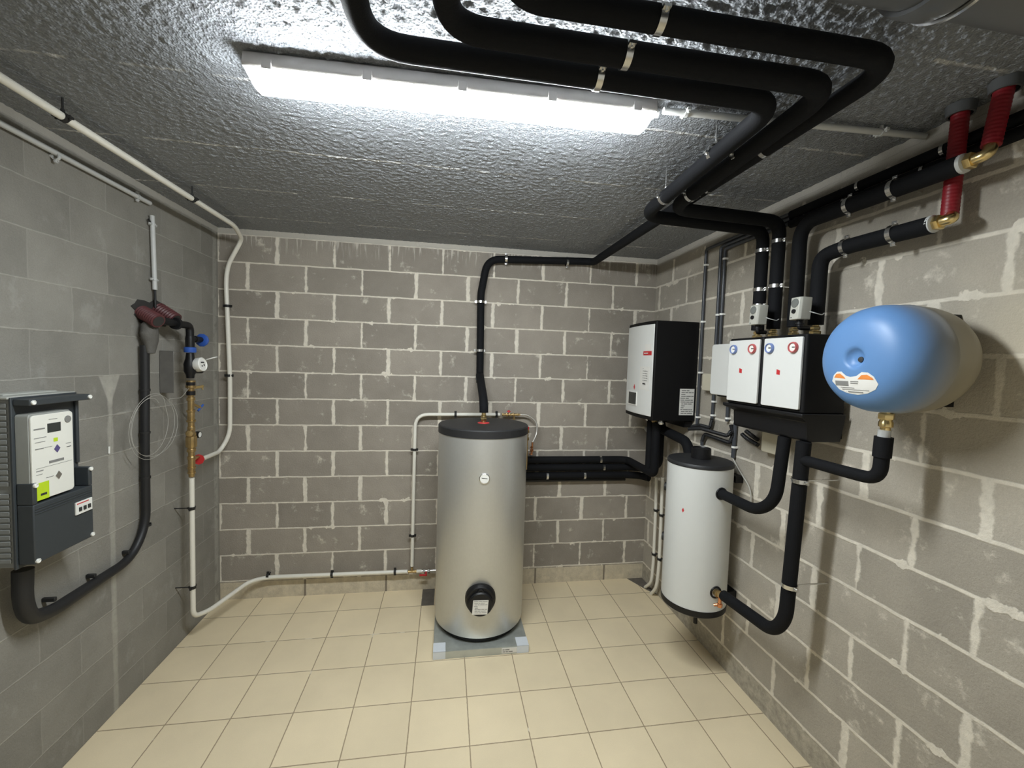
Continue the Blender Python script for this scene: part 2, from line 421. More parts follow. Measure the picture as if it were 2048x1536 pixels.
def rbox(bm, a, b, r=.01, axis=0, k=4):
    """box whose outline in the plane across `axis` has rounded corners"""
    ax = [i for i in range(3) if i != axis]; lo, hi = a, b
    cs = []
    for (sx, sy, a0) in ((1, 1, 0), (-1, 1, PI / 2), (-1, -1, PI), (1, -1, 1.5 * PI)):
        cx = (hi[ax[0]] - r) if sx > 0 else (lo[ax[0]] + r); cy = (hi[ax[1]] - r) if sy > 0 else (lo[ax[1]] + r)
        for j in range(k + 1):
            an = a0 + j / k * PI / 2; cs.append((cx + r * math.cos(an), cy + r * math.sin(an)))
    rings = []
    for z in (lo[axis], hi[axis]):
        R = []
        for x, y in cs:
            p = [0, 0, 0]; p[axis] = z; p[ax[0]] = x; p[ax[1]] = y; R.append(bm.verts.new(p))
        rings.append(R)
    bridge(bm, *rings); bm.faces.new(rings[0]); bm.faces.new(rings[1]); return bm

# ---------------------------------------------------------------- room shell
T = .12
b = bm_new(); box(b, (-T, YF - T, -T), (W + T, T, 0)); struct('floor', b, 'floor', smooth=False)
# the sprayed coating is real relief: coarse near the camera, finer towards the back wall
from mathutils import noise as mnoise
gx_, gy_ = 520, 650
vs = []; fs = []
for j in range(gy_ + 1):
    y = YF - .02 + (0.04 - YF) * j / gy_
    amp = .0040 + .0022 * min(1, max(0, (-1.75 - y) / .35))
    for i in range(gx_ + 1):
        x = -.02 + (W + .04) * i / gx_
        n1 = mnoise.noise((x * 62, y * 62, 0)); n2 = mnoise.noise((x * 31, y * 31, 7)); n3 = mnoise.noise((x * 5, y * 5, 3))
        vs.append((x, y, H - amp * (n1 + .6 * abs(n2) * 1.5) - .0012 * n3))
for j in range(gy_):
    for i in range(gx_):
        a = j * (gx_ + 1) + i; fs.append((a, a + gx_ + 1, a + gx_ + 2, a + 1))
o = len(vs)
for z in (H + .008, H + T):
    vs += [(-T, YF - T, z), (W + T, YF - T, z), (W + T, T, z), (-T, T, z)]
fs += [(o, o + 3, o + 2, o + 1), (o + 4, o + 5, o + 6, o + 7), (o, o + 1, o + 5, o + 4), (o + 1, o + 2, o + 6, o + 5), (o + 2, o + 3, o + 7, o + 6), (o + 3, o, o + 4, o + 7)]
me = bpy.data.meshes.new('ceiling'); me.from_pydata(vs, [], fs); me.materials.append(M['ceil'])
for p in me.polygons: p.use_smooth = True
ceil_o = bpy.data.objects.new('ceiling', me); COL.objects.link(ceil_o); ceil_o['kind'] = 'structure'
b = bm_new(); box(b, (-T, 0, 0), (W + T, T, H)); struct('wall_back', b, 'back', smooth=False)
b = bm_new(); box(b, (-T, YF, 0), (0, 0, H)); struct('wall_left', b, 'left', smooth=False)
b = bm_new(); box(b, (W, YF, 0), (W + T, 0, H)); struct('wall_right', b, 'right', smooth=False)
b = bm_new(); box(b, (-T, YF - T, 0), (W + T, YF, H)); struct('wall_front', b, 'front', smooth=False)
# screed left bare where tiles are missing
b = bm_new(); box(b, (1.51, -.232, .0), (1.605, -.003, .0016)); struct('trim_1', b, 'screed', smooth=False)
b = bm_new(); bv = [b.verts.new(p) for p in ((3.27, -.003, .0016), (3.41, -.003, .0016), (3.41, -.27, .0016), (3.36, -.20, .0016))]; b.faces.new(bv)
gx = bmesh.ops.extrude_face_region(b, geom=b.faces[:]); bmesh.ops.translate(b, vec=(0, 0, -.0014), verts=[g for g in gx['geom'] if isinstance(g, bmesh.types.BMVert)])
struct('trim_2', b, 'screed', smooth=False)

# ---------------------------------------------------------------- ceiling lamp
LX0, LX1, LZ = 1.041, 2.340, H
LY = -1.965
def ly(x): return -1.932 - (x - LX0) * .028
t = thing('ceiling_lamp', 'long lit tubular batten lamp on the dark ceiling', 'lamp', (1.7, LY, H))
b = bm_new()
def lamp_sec(bm, x, prof): return [bm.verts.new((x, ly(x) + y, z)) for y, z in prof]
hp = [(-.050, H - .052), (-.054, H - .045), (-.048, H - .012), (-.038, H - .002), (.038, H - .002), (.048, H - .012), (.054, H - .045), (.050, H - .052)]
A = lamp_sec(b, LX0, hp); B = lamp_sec(b, LX1, hp); bridge(b, A, B); b.faces.new(A); b.faces.new(B)
finish('housing', b, 'lamphousing', t, angle=50)
b = bm_new(); secs = []
for i, (dx, s) in enumerate(((0, .72), (.004, .86), (.014, .97), (.03, 1.0))):
    for sgn in (0, 1): pass
def dprof(s, dz):
    return [(.049 * s * math.cos(a), H - .0525 - (.044 * dz) * math.sin(a) ** .7) for a in [PI * i / 14 for i in range(15)]]
xs = [(LX0 + .002, 1, .02), (LX0 + .008, 1, .4), (LX0 + .016, 1, .75), (LX0 + .028, 1, 1), (LX1 - .028, 1, 1), (LX1 - .016, 1, .75), (LX1 - .008, 1, .4), (LX1 - .002, 1, .02)]
prev = None
for x, s, dz in xs:
    R = lamp_sec(b, x, dprof(s, dz))
    if prev: bridge(b, prev, R)
    else: b.faces.new(R)
    prev = R
b.faces.new(prev); finish('diffuser', b, 'lamp', t, angle=60)
for i in range(5):
    x = LX0 + .07 + i * (LX1 - LX0 - .14) / 4
    for s in (-1, 1):
        b = bm_new(); box(b, (x - .014, ly(x) + s * .0555 - .003, H - .060), (x + .014, ly(x) + s * .0555 + .003, H - .030)); finish('clip', b, 'lamphousing', t, bevel=.001)
b = bm_new(); cyl(b, (LX1, LY, H - .028), (LX1 + .03, LY, H - .028), .012, 16); cyl(b, (LX1 + .005, LY, H - .028), (LX1 + .018, LY, H - .028), .016, 6); finish('cable_gland', b, 'conduit', t)
pipe('conduit', 'light grey ceiling conduit from the lamp end to the right wall', 'conduit', [(2.38, -1.985, H - .026), (3.40, -2.03, H - .022)], .011, 'conduit', clamps=[((2.46, -1.989, H - .026), (1, 0, 0), (0, 0, 1), .027), ((3.22, -2.022, H - .023), (1, 0, 0), (0, 0, 1), .023)], part='tube', clampmat='conduit', clampw=.012)

# ---------------------------------------------------------------- big grey drain pipe at the ceiling, top right
t = thing('drain_pipe', 'thick grey drain pipe under the ceiling at top right', 'pipe', (1.8, -2.72, H - .16))
b = bm_new(); cyl(b, (1.5, -2.72, H - .13), (W, -2.72, H - .13), .10, 48); finish('pipe_wall', b, 'duct', t)
b = bm_new(); lathe(b, (2.50, -2.72, H - .13), (1, 0, 0), [(0, .1005), (0, .108), (.012, .111), (.06, .111), (.07, .106), (.07, .1005)], 48, cap=False); finish('socket', b, 'duct', t)
b = bm_new(); lathe(b, (2.572, -2.72, H - .13), (1, 0, 0), [(0, .1005), (0, .113), (.007, .113), (.007, .1005)], 48, cap=False); finish('clamp', b, 'chrome', t)

# ---------------------------------------------------------------- insulated pipes under the ceiling
R0 = .031
zc = H - .105
g = 'insulated pipes under the ceiling'
up = (0, 0, 1)
pA = [(1.435, -3.1, zc), (1.44, -2.215, zc), (2.625, -2.215, zc), (2.6089, -1.5378, 2.6579), ]
pipe('insulated_pipe', 'black insulated ceiling pipe closest to the lamp, ending at the first riser', 'pipe',
     [(1.435, -2.52, H - .002), (1.435, -2.52, zc), (1.44, -2.218, zc), (2.628, -2.218, zc), (2.628, -1.345, 2.635), (3.312, -1.345, 2.615), (3.312, -1.345, 2.085)], .031, 'foam', rad=[.09, .11, .10, .11, .07],
     clamps=[((2.06, -2.218, zc), (1, 0, 0), up, .103), ((2.628, -1.92, zc - .008), (0, 1, 0), up, .11), ((2.628, -1.56, zc - .03), (0, 1, 0), up, .13), ((3.312, -1.345, 2.505), up, (1, 0, 0), .1), ((3.312, -1.345, 2.30), up, (1, 0, 0), .1), ((3.312, -1.345, 2.215), up, (1, 0, 0), .1)], group=g)
pipe('insulated_pipe', 'black insulated ceiling pipe in the middle of three, ending at the second riser', 'pipe',
     [(1.64, -2.54, H - .002), (1.64, -2.54, zc), (1.64, -2.313, zc), (2.722, -2.313, zc), (2.722, -1.455, 2.64), (3.312, -1.455, 2.625), (3.312, -1.455, 2.085)], .031, 'foam', rad=[.09, .10, .10, .10, .07],
     clamps=[((2.10, -2.313, zc), (1, 0, 0), up, .103), ((2.722, -1.93, zc - .008), (0, 1, 0), up, .11), ((2.722, -1.62, zc - .03), (0, 1, 0), up, .13), ((3.312, -1.455, 2.525), up, (1, 0, 0), .1), ((3.312, -1.455, 2.30), up, (1, 0, 0), .1)], group=g)
pipe('insulated_pipe', 'black insulated pipe farthest from the lamp, running on to the grey tank top', 'pipe',
     [(1.74, -2.56, H - .002), (1.74, -2.56, zc + .02), (1.79, -2.408, zc + .02), (2.818, -2.408, zc + .02), (2.815, -.10, zc + .02), (2.76, -.055, 2.7092), (1.96, -.055, 2.6731), (1.915, -.055, 2.40), (1.925, -.055, 1.70)], .029, 'foam', rad=[.07, .10, .11, .09, .08, .10, .03],
     clamps=[((2.14, -2.408, zc + .02), (1, 0, 0), up, .085), ((2.817, -1.94, zc + .02), (0, 1, 0), up, .085), ((2.817, -1.6, zc + .02), (0, 1, 0), up, .085),
             ((2.1057, -.055, 2.6842), (1, 0, 0), (0, 1, 0), .055), ((2.6044, -.055, 2.6898), (1, 0, 0), (0, 1, 0), .055),
             ((1.915, -.055, 2.3369), up, (0, 1, 0), .055), ((1.916, -.055, 1.9558), up, (0, 1, 0), .055)], group=g)
# slanted stub from the wall pipe to the tank lid
t = thing('insulated_pipe', 'short slanted black insulated stub above the grey tank lid', 'pipe', (1.92, -.4, 1.5), g)
b = bm_new(); tube(b, [(1.924, -.05, 1.765), (1.922, -.12, 1.74), (1.925, -.42, 1.60), (1.925, -.47, 1.545), (1.925, -.47, 1.515)], .031, .05, 20); finish('insulation', b, 'foam', t)
b = bm_new(); lathe(b, (1.924, -.055, 1.745), (0, -.1, 1), [(-.022, .030), (-.022, .0325), (.015, .0325), (.015, .030)], 24, cap=False); finish('tape', b, 'foamcut', t)

# two more risers with the runs along the right wall and the red sheaths
t = pipe('insulated_pipe', 'third black riser, turning along the right wall to the upper brass elbow', 'pipe',
     [(3.312, -1.585, 2.085), (3.312, -1.585, 2.572), (3.2740, -2.2463, 2.5505)], .031, 'foam', rad=.09,
     clamps=[((3.298, -1.845, 2.566), (0, 1, 0), (1, 0, 0), .113), ((3.287, -2.03, 2.56), (0, 1, 0), (1, 0, 0), .124)], group='insulated risers on the right wall')
t2 = pipe('insulated_pipe', 'fourth black riser, turning along the right wall to the lower brass elbow', 'pipe',
     [(3.312, -1.705, 2.085), (3.312, -1.707, 2.39), (3.312, -1.83, 2.402), (3.3120, -2.1480, 2.3945)], .031, 'foam', rad=[.05, .05],
     clamps=[((3.312, -1.83, 2.403), (0, 1, 0), (1, 0, 0), .1), ((3.312, -2.02, 2.401), (0, 1, 0), (1, 0, 0), .1)], group='insulated risers on the right wall')
def sheath(name, label, base, elbow, tip, lower):
    t = thing(name, label, 'pipe', base)
    base = V(base); elbow = V(elbow); tip = V(tip)
    b = bm_new(); tube(b, [base, base + V((0, -.055, .0)), elbow], .017, .03, 16); hexnut(b, base + V((0, -.002, 0)), (0, -1, 0), .026, .018); finish('elbow', b, 'brass', t)
    b = bm_new(); lathe(b, base + V((0, .012, 0)), (0, -1, 0), [(0, .031), (.01, .030), (.014, .020)], 20); finish('collar', b, 'conduit', t)
    b = bm_new(); P = [elbow + V((0, 0, -.002)), elbow.lerp(tip, .4), tip]; out = []
    for q0, q1 in zip(P[:-1], P[1:]):
        k = int((q1 - q0).length / .003)
        for j in range(k): out.append(q0.lerp(q1, j / k))
    out.append(P[-1]); _corr(b, out, .0235, .0005, 22); finish('red_sheath', b, 'redtube', t)
    b = bm_new(); lathe(b, (tip.x, tip.y, H - .035), up, [(0, .030), (0, .036), (.033, .040), (.033, .030)], 24, cap=False); finish('ceiling_collar', b, 'foamcut', t)
    return t
sheath('sheathed_pipe', 'red sheathed pipe rising from the lower brass elbow into the ceiling', (3.3120, -2.1539, 2.3960), (3.3420, -2.1734, 2.4207), (3.346, -2.178, H - .004), 1)
sheath('sheathed_pipe', 'red sheathed pipe rising from the upper brass elbow into the ceiling', (3.2740, -2.2568, 2.5505), (3.3020, -2.2970, 2.5876), (3.33, -2.302, H - .004), 0)

for zz, lab in ((2.671, 'upper black sleeve along the very top of the right wall'), (2.624, 'lower black sleeve along the top of the right wall')):
    pipe('cable_sleeve', lab, 'cable', [(3.389, -2.60, zz + .004), (3.389, -1.44, zz)], .0205, 'foam', part='sleeve', clampw=.012,
         clamps=[((3.389, -1.74 - (zz > 2.65) * .06, zz), (0, 1, 0), (1, 0, 0), .023), ((3.389, -2.05 - (zz > 2.65) * .06, zz + .002), (0, 1, 0), (1, 0, 0), .023)], group='black sleeves under the ceiling at the right wall', ears=False)
# dark conduits along the top of the right wall and dropping down it
g = 'dark grey conduits on the right wall'
def clipset(ys, z, x, r, zs=None): pass
def conduit(name, label, pts, clips, r=.0105, rad=.02, group=g, material='darkconduit'):
    t = thing(name, label, 'conduit', V(pts[0]), group)
    b = bm_new(); tube(b, pts, r, rad, 12); finish('tube', b, material, t)
    for p, ax in clips:
        bb = bm_new(); p = V(p); ax = V(ax)
        lathe(bb, p - ax * .006, ax, [(0, r + .0003), (0, r + .0028), (.012, r + .0028), (.012, r + .0003)], 16, cap=False)
        if abs(ax.z) > .5: box(bb, (p.x, p.y - r - .004, p.z - .006), (W - .001, p.y + r + .004, p.z + .006))
        else: box(bb, (p.x, p.y - .006, p.z - r - .003), (W - .001, p.y + .006, p.z + r + .003))
        finish('clip', bb, 'white', t)
    return t
cz = [2.680, 2.656, 2.632]
xx = W - .018
conduit('conduit', 'long dark conduit dropping beside the boiler', [(xx, -1.43, cz[0]), (xx, -.718, cz[0]), (xx, -.718, 1.475)], [((xx, -.716, 2.575), up), ((xx, -.716, 2.19), up), ((xx, -.718, 1.84), up), ((xx, -.718, 1.53), up)])
conduit('conduit', 'dark conduit, left one of the pair behind the pump groups', [(xx, -1.43, cz[1]), (xx, -.877, cz[1]), (xx, -.877, 1.87)], [((xx, -.877, 2.22), up), ((xx, -.877, 1.92), up)])
conduit('conduit', 'dark conduit, right one of the pair behind the pump groups', [(xx, -1.43, cz[2]), (xx, -.918, cz[2]), (xx, -.918, 1.85)], [((xx, -.918, 2.57), up), ((xx, -.918, 2.22), up)])
conduit('conduit', 'short dark conduit below the ivory junction box', [(xx, -.885, 1.70), (xx, -.882, 1.53)], [((xx, -.884, 1.655), up), ((xx, -.883, 1.565), up)])
conduit('conduit', 'dark conduit dropping beside the white buffer tank', [(xx, -1.11, 1.62), (xx, -1.105, 1.335)], [((xx, -1.107, 1.40), up), ((xx, -1.109, 1.555), up)], r=.012)
conduit('conduit', 'short grey conduit under the pump group manifold', [(xx, -1.03, 1.66), (xx, -1.03, 1.545)], [((xx, -1.03, 1.565), up)])
conduit('conduit', 'short dark conduit stub above the buffer tank lid', [(3.3820, -0.8043, 1.3848), (3.3820, -0.8110, 1.3109)], [((3.3820, -0.8083, 1.3411), up)])

# flexible cable runs slanting under the boiler and manifold
gg = 'flexible black cable sheaths under the wall units'
def flex(label, pts):
    b = bm_new(); P = fillet(pts, .02); out = []
    for q0, q1 in zip(P[:-1], P[1:]):
        k = max(1, int((q1 - q0).length / .0022))
        for j in range(k): out.append(q0.lerp(q1, j / k))
    out.append(P[-1]); _corr(b, out, .011, .0012, 12)
    return tag(finish('cable_sheath', b, 'cable'), label, 'cable', gg)
flex('upper flexible black sheath between the boiler and the conduits', [(3.3820, -0.6802, 1.4573), (3.3820, -0.7726, 1.4824), (3.3820, -0.8832, 1.4797), (3.3820, -0.8987, 1.5415)])
flex('middle flexible black sheath running down right from the boiler', [(3.3520, -0.6930, 1.4415), (3.3470, -0.8389, 1.4689), (3.3520, -1.0997, 1.4658), (3.3620, -1.1150, 1.4990)])
flex('lower flexible black sheath running down right above the white tank', [(3.3820, -0.8049, 1.3781), (3.3820, -0.8281, 1.4301), (3.3820, -1.0857, 1.4202), (3.3820, -1.1077, 1.4796), (3.3820, -1.0851, 1.5309)])
flex('flexible black sheath entering the lower ivory box from above', [(3.3720, -1.1976, 1.4954), (3.3720, -1.2322, 1.4783), (3.3820, -1.3162, 1.4547)])
flex('second flexible black sheath, upper one at the lower ivory box', [(3.3820, -1.2162, 1.5163), (3.3820, -1.2496, 1.5047), (3.3920, -1.3018, 1.4801)])
tag(pipe('cable', 'thin pale cable hanging beside the white buffer tank', 'cable', [(3.385, -1.115, 1.33), (3.392, -1.17, 1.27), (3.392, -1.26, 1.2), (3.392, -1.28, 1.14), (3.392, -1.27, 1.08)], .004, 'wire', rad=.03), 'thin pale cable hanging beside the white buffer tank', 'cable')

# junction boxes
def jbox(label, y0, y1, z0, z1, d, material='beige', name='junction_box', cat='box', mid=None):
    t = thing(name, label, cat, (W - d / 2, (y0 + y1) / 2, z0))
    b = bm_new(); rbox(b, (W - d * .6, y0, z0), (W - .0005, y1, z1), .008, 0); finish('base', b, material, t, bevel=.002)
    b = bm_new(); rbox(b, (W - d, y0 - .001, z0 - .001), (W - d * .6 - .001, y1 + .001, z1 + .001), .010, 0); finish('cover', b, material, t, bevel=.003)
    return t
jbox('ivory junction box on the right wall, next to the white control box', -.945, -.80, 1.725, 1.835, .05)
jbox('lower ivory junction box under the pump group manifold', -1.50, -1.37, 1.435, 1.55, .055)
t = thing('control_box', 'white control box half hidden behind the left pump group', 'box', (3.35, -1.1, 1.70))
b = bm_new(); rbox(b, (3.295, -1.26, 1.712), (3.335, -.985, 2.02), .018, 0, 6); finish('cover', b, 'whitepanel', t, bevel=.004)
b = bm_new(); rbox(b, (3.337, -1.25, 1.70), (W - .001, -.995, 2.01), .012, 0); finish('back_case', b, 'blackplastic', t, bevel=.003)

# ---------------------------------------------------------------- wall boiler
BY0, BY1, BD, BZ0, BZ1 = -.665, -.225, .345, 1.492, 2.192
t = thing('wall_boiler', 'black sided wall boiler with a curved white front panel', 'boiler', (W - BD / 2, (BY0 + BY1) / 2, BZ0))
def bowed(bm, y0, y1, z0, z1, d0, xb, bulge, n=12):
    """slab whose room-facing side bows outwards; d0 = depth of the front at the edges"""
    fr = [(W - d0 - bulge * (1 - ((i / n) * 2 - 1) ** 2), y0 + (y1 - y0) * i / n) for i in range(n + 1)]
    out = fr + [(xb, y1), (xb, y0)]
    A = [bm.verts.new((x, y, z0)) for x, y in out]; B = [bm.verts.new((x, y, z1)) for x, y in out]
    bridge(bm, A, B); bm.faces.new(A); bm.faces.new(B)
b = bm_new(); bowed(b, BY0, BY1, BZ0, BZ1, BD - .02, W - .002, .02); finish('casing', b, 'blackmatte', t, bevel=.006)
b = bm_new(); bowed(b, BY0 + .018, BY1 - .012, BZ0 + .028, BZ1 - .024, BD - .012, W - BD + .03, .02); finish('front_panel', b, 'whitepanel', t, bevel=.003)
def bx(y, off=0): # x of the panel face at y
    u = (y - (BY0 + .018)) / (BY1 - BY0 - .030) * 2 - 1
    return W - (BD - .012) - .02 * (1 - u * u) - off
def bpatch(name, y0, y1, z0, z1, material, off=.0015, parent=None):
    bm = bm_new(); n = 5
    A = [bm.verts.new((bx(y0 + (y1 - y0) * i / n, off), y0 + (y1 - y0) * i / n, z0)) for i in range(n + 1)]
    B = [bm.verts.new((bx(y0 + (y1 - y0) * i / n, off), y0 + (y1 - y0) * i / n, z1)) for i in range(n + 1)]
    C = [bm.verts.new((v.co.x + off + .002, v.co.y, v.co.z)) for v in A]; D = [bm.verts.new((v.co.x + off + .002, v.co.y, v.co.z)) for v in B]
    for i in range(n):
        bm.faces.new((A[i], A[i + 1], B[i + 1], B[i])); bm.faces.new((C[i], D[i], D[i + 1], C[i + 1]))
        bm.faces.new((A[i], C[i], C[i + 1], A[i + 1])); bm.faces.new((B[i], B[i + 1], D[i + 1], D[i]))
    bm.faces.new((A[0], B[0], D[0], C[0])); bm.faces.new((A[n], C[n], D[n], B[n]))
    return finish(name, bm, material, parent or t)
dsp = bpatch('display_surround', -.47, -.285, 1.578, 1.682, 'white', .006)
scr = bpatch('display', -.466, -.335, 1.586, 1.674, 'glass', .0075); scr['label'] = 'dark display window'
bpatch('sticker', -.625, -.555, 1.985, 2.03, 'paper', .001)
st = bpatch('sticker', -.632, -.535, 1.95, 1.98, 'red', .0012); st['label'] = 'red sticker strip'
lines(t, (bx(-.55, .0016), -.545, 1.972), (0, -1, 0), (0, 0, -1), .075, .014, 1, 'paper', seed=3)
b = bm_new(); box(b, (bx(-.585, .0022), -.56, 1.99), (bx(-.585, 0), -.553, 2.025)); finish('print', b, 'darkink', t, smooth=False)
bpatch('sticker', -.62, -.50, 1.70, 1.87, 'paper', .001)
lines(t, (bx(-.56, .0026), -.51, 1.86), (0, -1, 0), (0, 0, -1), .10, .10, 6, 'ink', seed=4, frac=.18)
lines(t, (bx(-.56, .0026), -.51, 1.755), (0, -1, 0), (0, 0, -1), .07, .016, 1, 'darkink', seed=5, frac=.6)
b = bm_new(); vv = [b.verts.new((bx(-.42, .001), -.42 + dy, 1.715 + dz)) for dy, dz in ((.012, 0), (0, .022), (-.012, 0), (0, -.022))]; b.faces.new(vv)
gx = bmesh.ops.extrude_face_region(b, geom=b.faces[:]); bmesh.ops.translate(b, vec=(.003, 0, 0), verts=[q for q in gx['geom'] if isinstance(q, bmesh.types.BMVert)])
lg = finish('emblem', b, 'red', t, smooth=False)
b = bm_new(); box(b, (3.285, BY0 - .0012, 1.535), (3.395, BY0 + .003, 1.722)); finish('data_plate', b, 'paper', t, smooth=False)
lines(t, (3.290, BY0 - .0013, 1.716), (1, 0, 0), (0, 0, -1), .10, .175, 13, 'ink', seed=6, frac=.5)
for i, (x, y) in enumerate(((3.19, -.60), (3.19, -.50), (3.19, -.40), (3.28, -.43))):
    b = bm_new(); cyl(b, (x, y, BZ0 - .035), (x, y, BZ0 + .004), .014, 16); hexnut(b, (x, y, BZ0 - .03), up, .019, .018); finish('connector', b, 'oldbrass' if i % 2 else 'chrome', t)
b = bm_new(); rbox(b, (W - .06, BY0 + .03, BZ0 - .05), (W - .004, BY1 - .03, BZ0), .01, 0); finish('rail', b, 'blackplastic', t)

# pipes under the boiler
g = 'insulated pipes between the boiler and the grey tank'
yw = -.058
fp = pipe('insulated_pipe', 'upper black insulated pipe running from the grey tank to under the boiler', 'pipe', [(3.19, -.54, 1.46), (3.19, -.54, 1.076), (3.19, yw - .03, 1.076), (3.13, yw, 1.076), (2.24, yw, 1.076)], .0295, 'foam', rad=[.06, .06, .04], group=g, ears=False,
     clamps=[((2.955, yw, 1.076), (1, 0, 0), (0, 1, 0), .058)])
b = bm_new(); tube(b, [(3.195, -.44, 1.46), (3.195, -.44, 1.09)], .0275, n=18); finish('branch', b, 'foam', fp)
pipe('insulated_pipe', 'middle black insulated pipe running from the grey tank to under the boiler', 'pipe', [(3.335, -.335, 1.46), (3.335, -.335, 1.10), (3.31, -.20, 1.03), (3.25, yw, 1.010), (2.24, yw, 1.012)], .0295, 'foam', rad=[.05, .05, .07], group=g, ears=False,
     clamps=[((2.985, yw, 1.0115), (1, 0, 0), (0, 1, 0), .058)])
pipe('insulated_pipe', 'lower black insulated pipe running from the grey tank to under the boiler', 'pipe', [(3.345, -.17, .945), (3.30, -.09, .944), (3.19, yw, .944), (2.24, yw, .944)], .0295, 'foam', rad=[.03, .07], group=g, ears=False,
     clamps=[((2.5, yw, .944), (1, 0, 0), (0, 1, 0), .058), ((2.82, yw, .944), (1, 0, 0), (0, 1, 0), .058)])
pipe('insulated_pipe', 'black insulated bend from the boiler into the wall behind the white tank', 'pipe', [(3.28, -.43, 1.45), (3.28, -.45, 1.40), (3.28, -.80, 1.37), (3.28, -.84, 1.24), (3.28, -.84, 1.20)], .034, 'foam', rad=.10)
pipe('pipe', 'slim black pipe along the wall under the tank bundle', 'pipe', [(2.25, -.02, .895), (3.2, -.02, .895)], .014, 'cable')
pipe('conduit', 'grey cover strip slanting down from under the boiler', 'conduit', [(3.3820, 0.0882, 1.3710), (3.3820, -0.1046, 1.2850)], .016, 'conduit')

# white pipes down the right rear corner
g = 'white pipes in the right rear corner'
for lab, p0, p1, p2, p3, foot in (('left white pipe dropping to the floor in the right rear corner', (3.3620, -0.2587, 0.9734), (3.3620, -0.2725, 0.6686), (3.3620, -0.2765, 0.2961), (3.3620, -0.2623, 0.0998), (3.3620, -0.1595, -0.0124)),
                       ('right white pipe dropping to the floor in the right rear corner', (3.3620, -0.3519, 0.9997), (3.3620, -0.3617, 0.6616), (3.3620, -0.3659, 0.2986), (3.3620, -0.3451, 0.1032), (3.3620, -0.2643, -0.0048))):
    pipe('water_pipe', lab, 'pipe', [p0, p1, p2, p3, (foot[0], foot[1], .004)], .0125, 'whitepipe', rad=.06, group=g, part='tube', clampmat='rubber',
         clamps=[((p1[0], p1[1], p1[2] + .04), up, (1, 0, 0), .05), ((p2[0], p2[1], p2[2] + .05), up, (1, 0, 0), .05)])

# ---------------------------------------------------------------- pump groups and manifold
PX = W - .25
def pump_group(label, y0, y1):
    t = thing('pump_group', label, 'pump', (PX + .12, (y0 + y1) / 2, 1.69), 'pump groups on the manifold')
    b = bm_new(); rbox(b, (PX + .010, y0 + .001, 1.692), (W - .03, y1 - .001, 2.034), .012, 2); finish('casing', b, 'blackmatte', t, bevel=.004)
    b = bm_new(); rbox(b, (PX - .002, y0 + .014, 1.706), (PX + .009, y1 - .014, 2.022), .006, 0); finish('front_plate', b, 'whitepanel', t, bevel=.002)
    for k, (yy, mcol, lb) in enumerate((((y0 + y1) / 2 + .068, 'blueplastic', 'blue ringed dial'), ((y0 + y1) / 2 - .068, 'red', 'red ringed dial'))):
        b = bm_new(); lathe(b, (PX - .003, yy, 1.976), (-1, 0, 0), [(0, .024), (.004, .0245), (.012, .022), (.012, .019), (.006, .018), (.006, .001)], 28); d = finish('dial', b, M['dialblue'] if k == 0 else M['dialred'], t); d['label'] = lb
        b = bm_new(); lathe(b, (PX - .0092, yy, 1.976), (-1, 0, 0), [(0, .0176), (.0005, .0176)], 24); finish('dial_face', b, 'white', d)
        b = bm_new(); box(b, (PX - .0112, yy - .012, 1.975), (PX - .0098, yy + .003, 1.979)); finish('pointer', b, 'darkink', d, smooth=False)
    b = bm_new(); yc = (y0 + y1) / 2 + .012
    vv = [b.verts.new((PX - .0026, yc + dy, 1.865 + dz)) for dy, dz in ((.010, .014), (-.010, .008), (-.010, -.012), (.010, -.010))]; b.faces.new(vv)
    gx = bmesh.ops.extrude_face_region(b, geom=b.faces[:]); bmesh.ops.translate(b, vec=(.002, 0, 0), verts=[q for q in gx['geom'] if isinstance(q, bmesh.types.BMVert)])
    e = finish('emblem', b, 'red', t, smooth=False); e['label'] = 'small red flag shaped emblem'
    return t
M['dialblue'] = mat('pale blue dial ring', c3(.16, .23, .48), .4); M['dialred'] = mat('pale red dial ring', c3(.50, .10, .10), .4)
pg1 = pump_group('left pump group with white front, next to the white control box', -1.566, -1.318)
pg2 = pump_group('right pump group with white front, beside the blue vessel', -1.814, -1.568)
for par, ys in ((pg1, (-1.345, -1.455)), (pg2, (-1.585, -1.705))):
    for y in ys:
        b = bm_new(); x = 3.312; cyl(b, (x, y, 2.030), (x, y, 2.083), .013, 16); hexnut(b, (x, y, 2.036), up, .023, .022); hexnut(b, (x, y, 2.062), up, .019, .016); finish('union_nut', b, 'brass', par)
t = thing('manifold', 'black foam covered manifold box under both pump groups', 'manifold', (3.3, -1.55, 1.56))
b = bm_new()
sec = [(W - .245, -1.822, 1.690), (W - .245, -1.822, 1.676), (W - .20, -1.80, 1.65), (W - .195, -1.80, 1.565)]
for a0, a1 in ((-1.822, -1.300),):
    prof = [(W - .25, 1.6905), (W - .25, 1.675), (W - .205, 1.652), (W - .20, 1.575), (W - .19, 1.565), (W - .03, 1.565), (W - .03, 1.6905)]
    ends = [a0, a0 + .003, a1 - .003, a1]
    def sect(y, s): return [b.verts.new((x, y + (0 if z > 1.66 else s), z)) for x, z in prof]
    A = sect(a0, .02); B = sect(a1, -.03); bridge(b, A, B); b.faces.new(A); b.faces.new(B)
finish('foam_cover', b, 'blackplastic', t, bevel=.004)
for y in (-1.76, -1.37):
    b = bm_new(); box(b, (W - .0295, y - .02, 1.575), (W - .001, y + .02, 1.69)); finish('bracket', b, 'blackmatte', t)

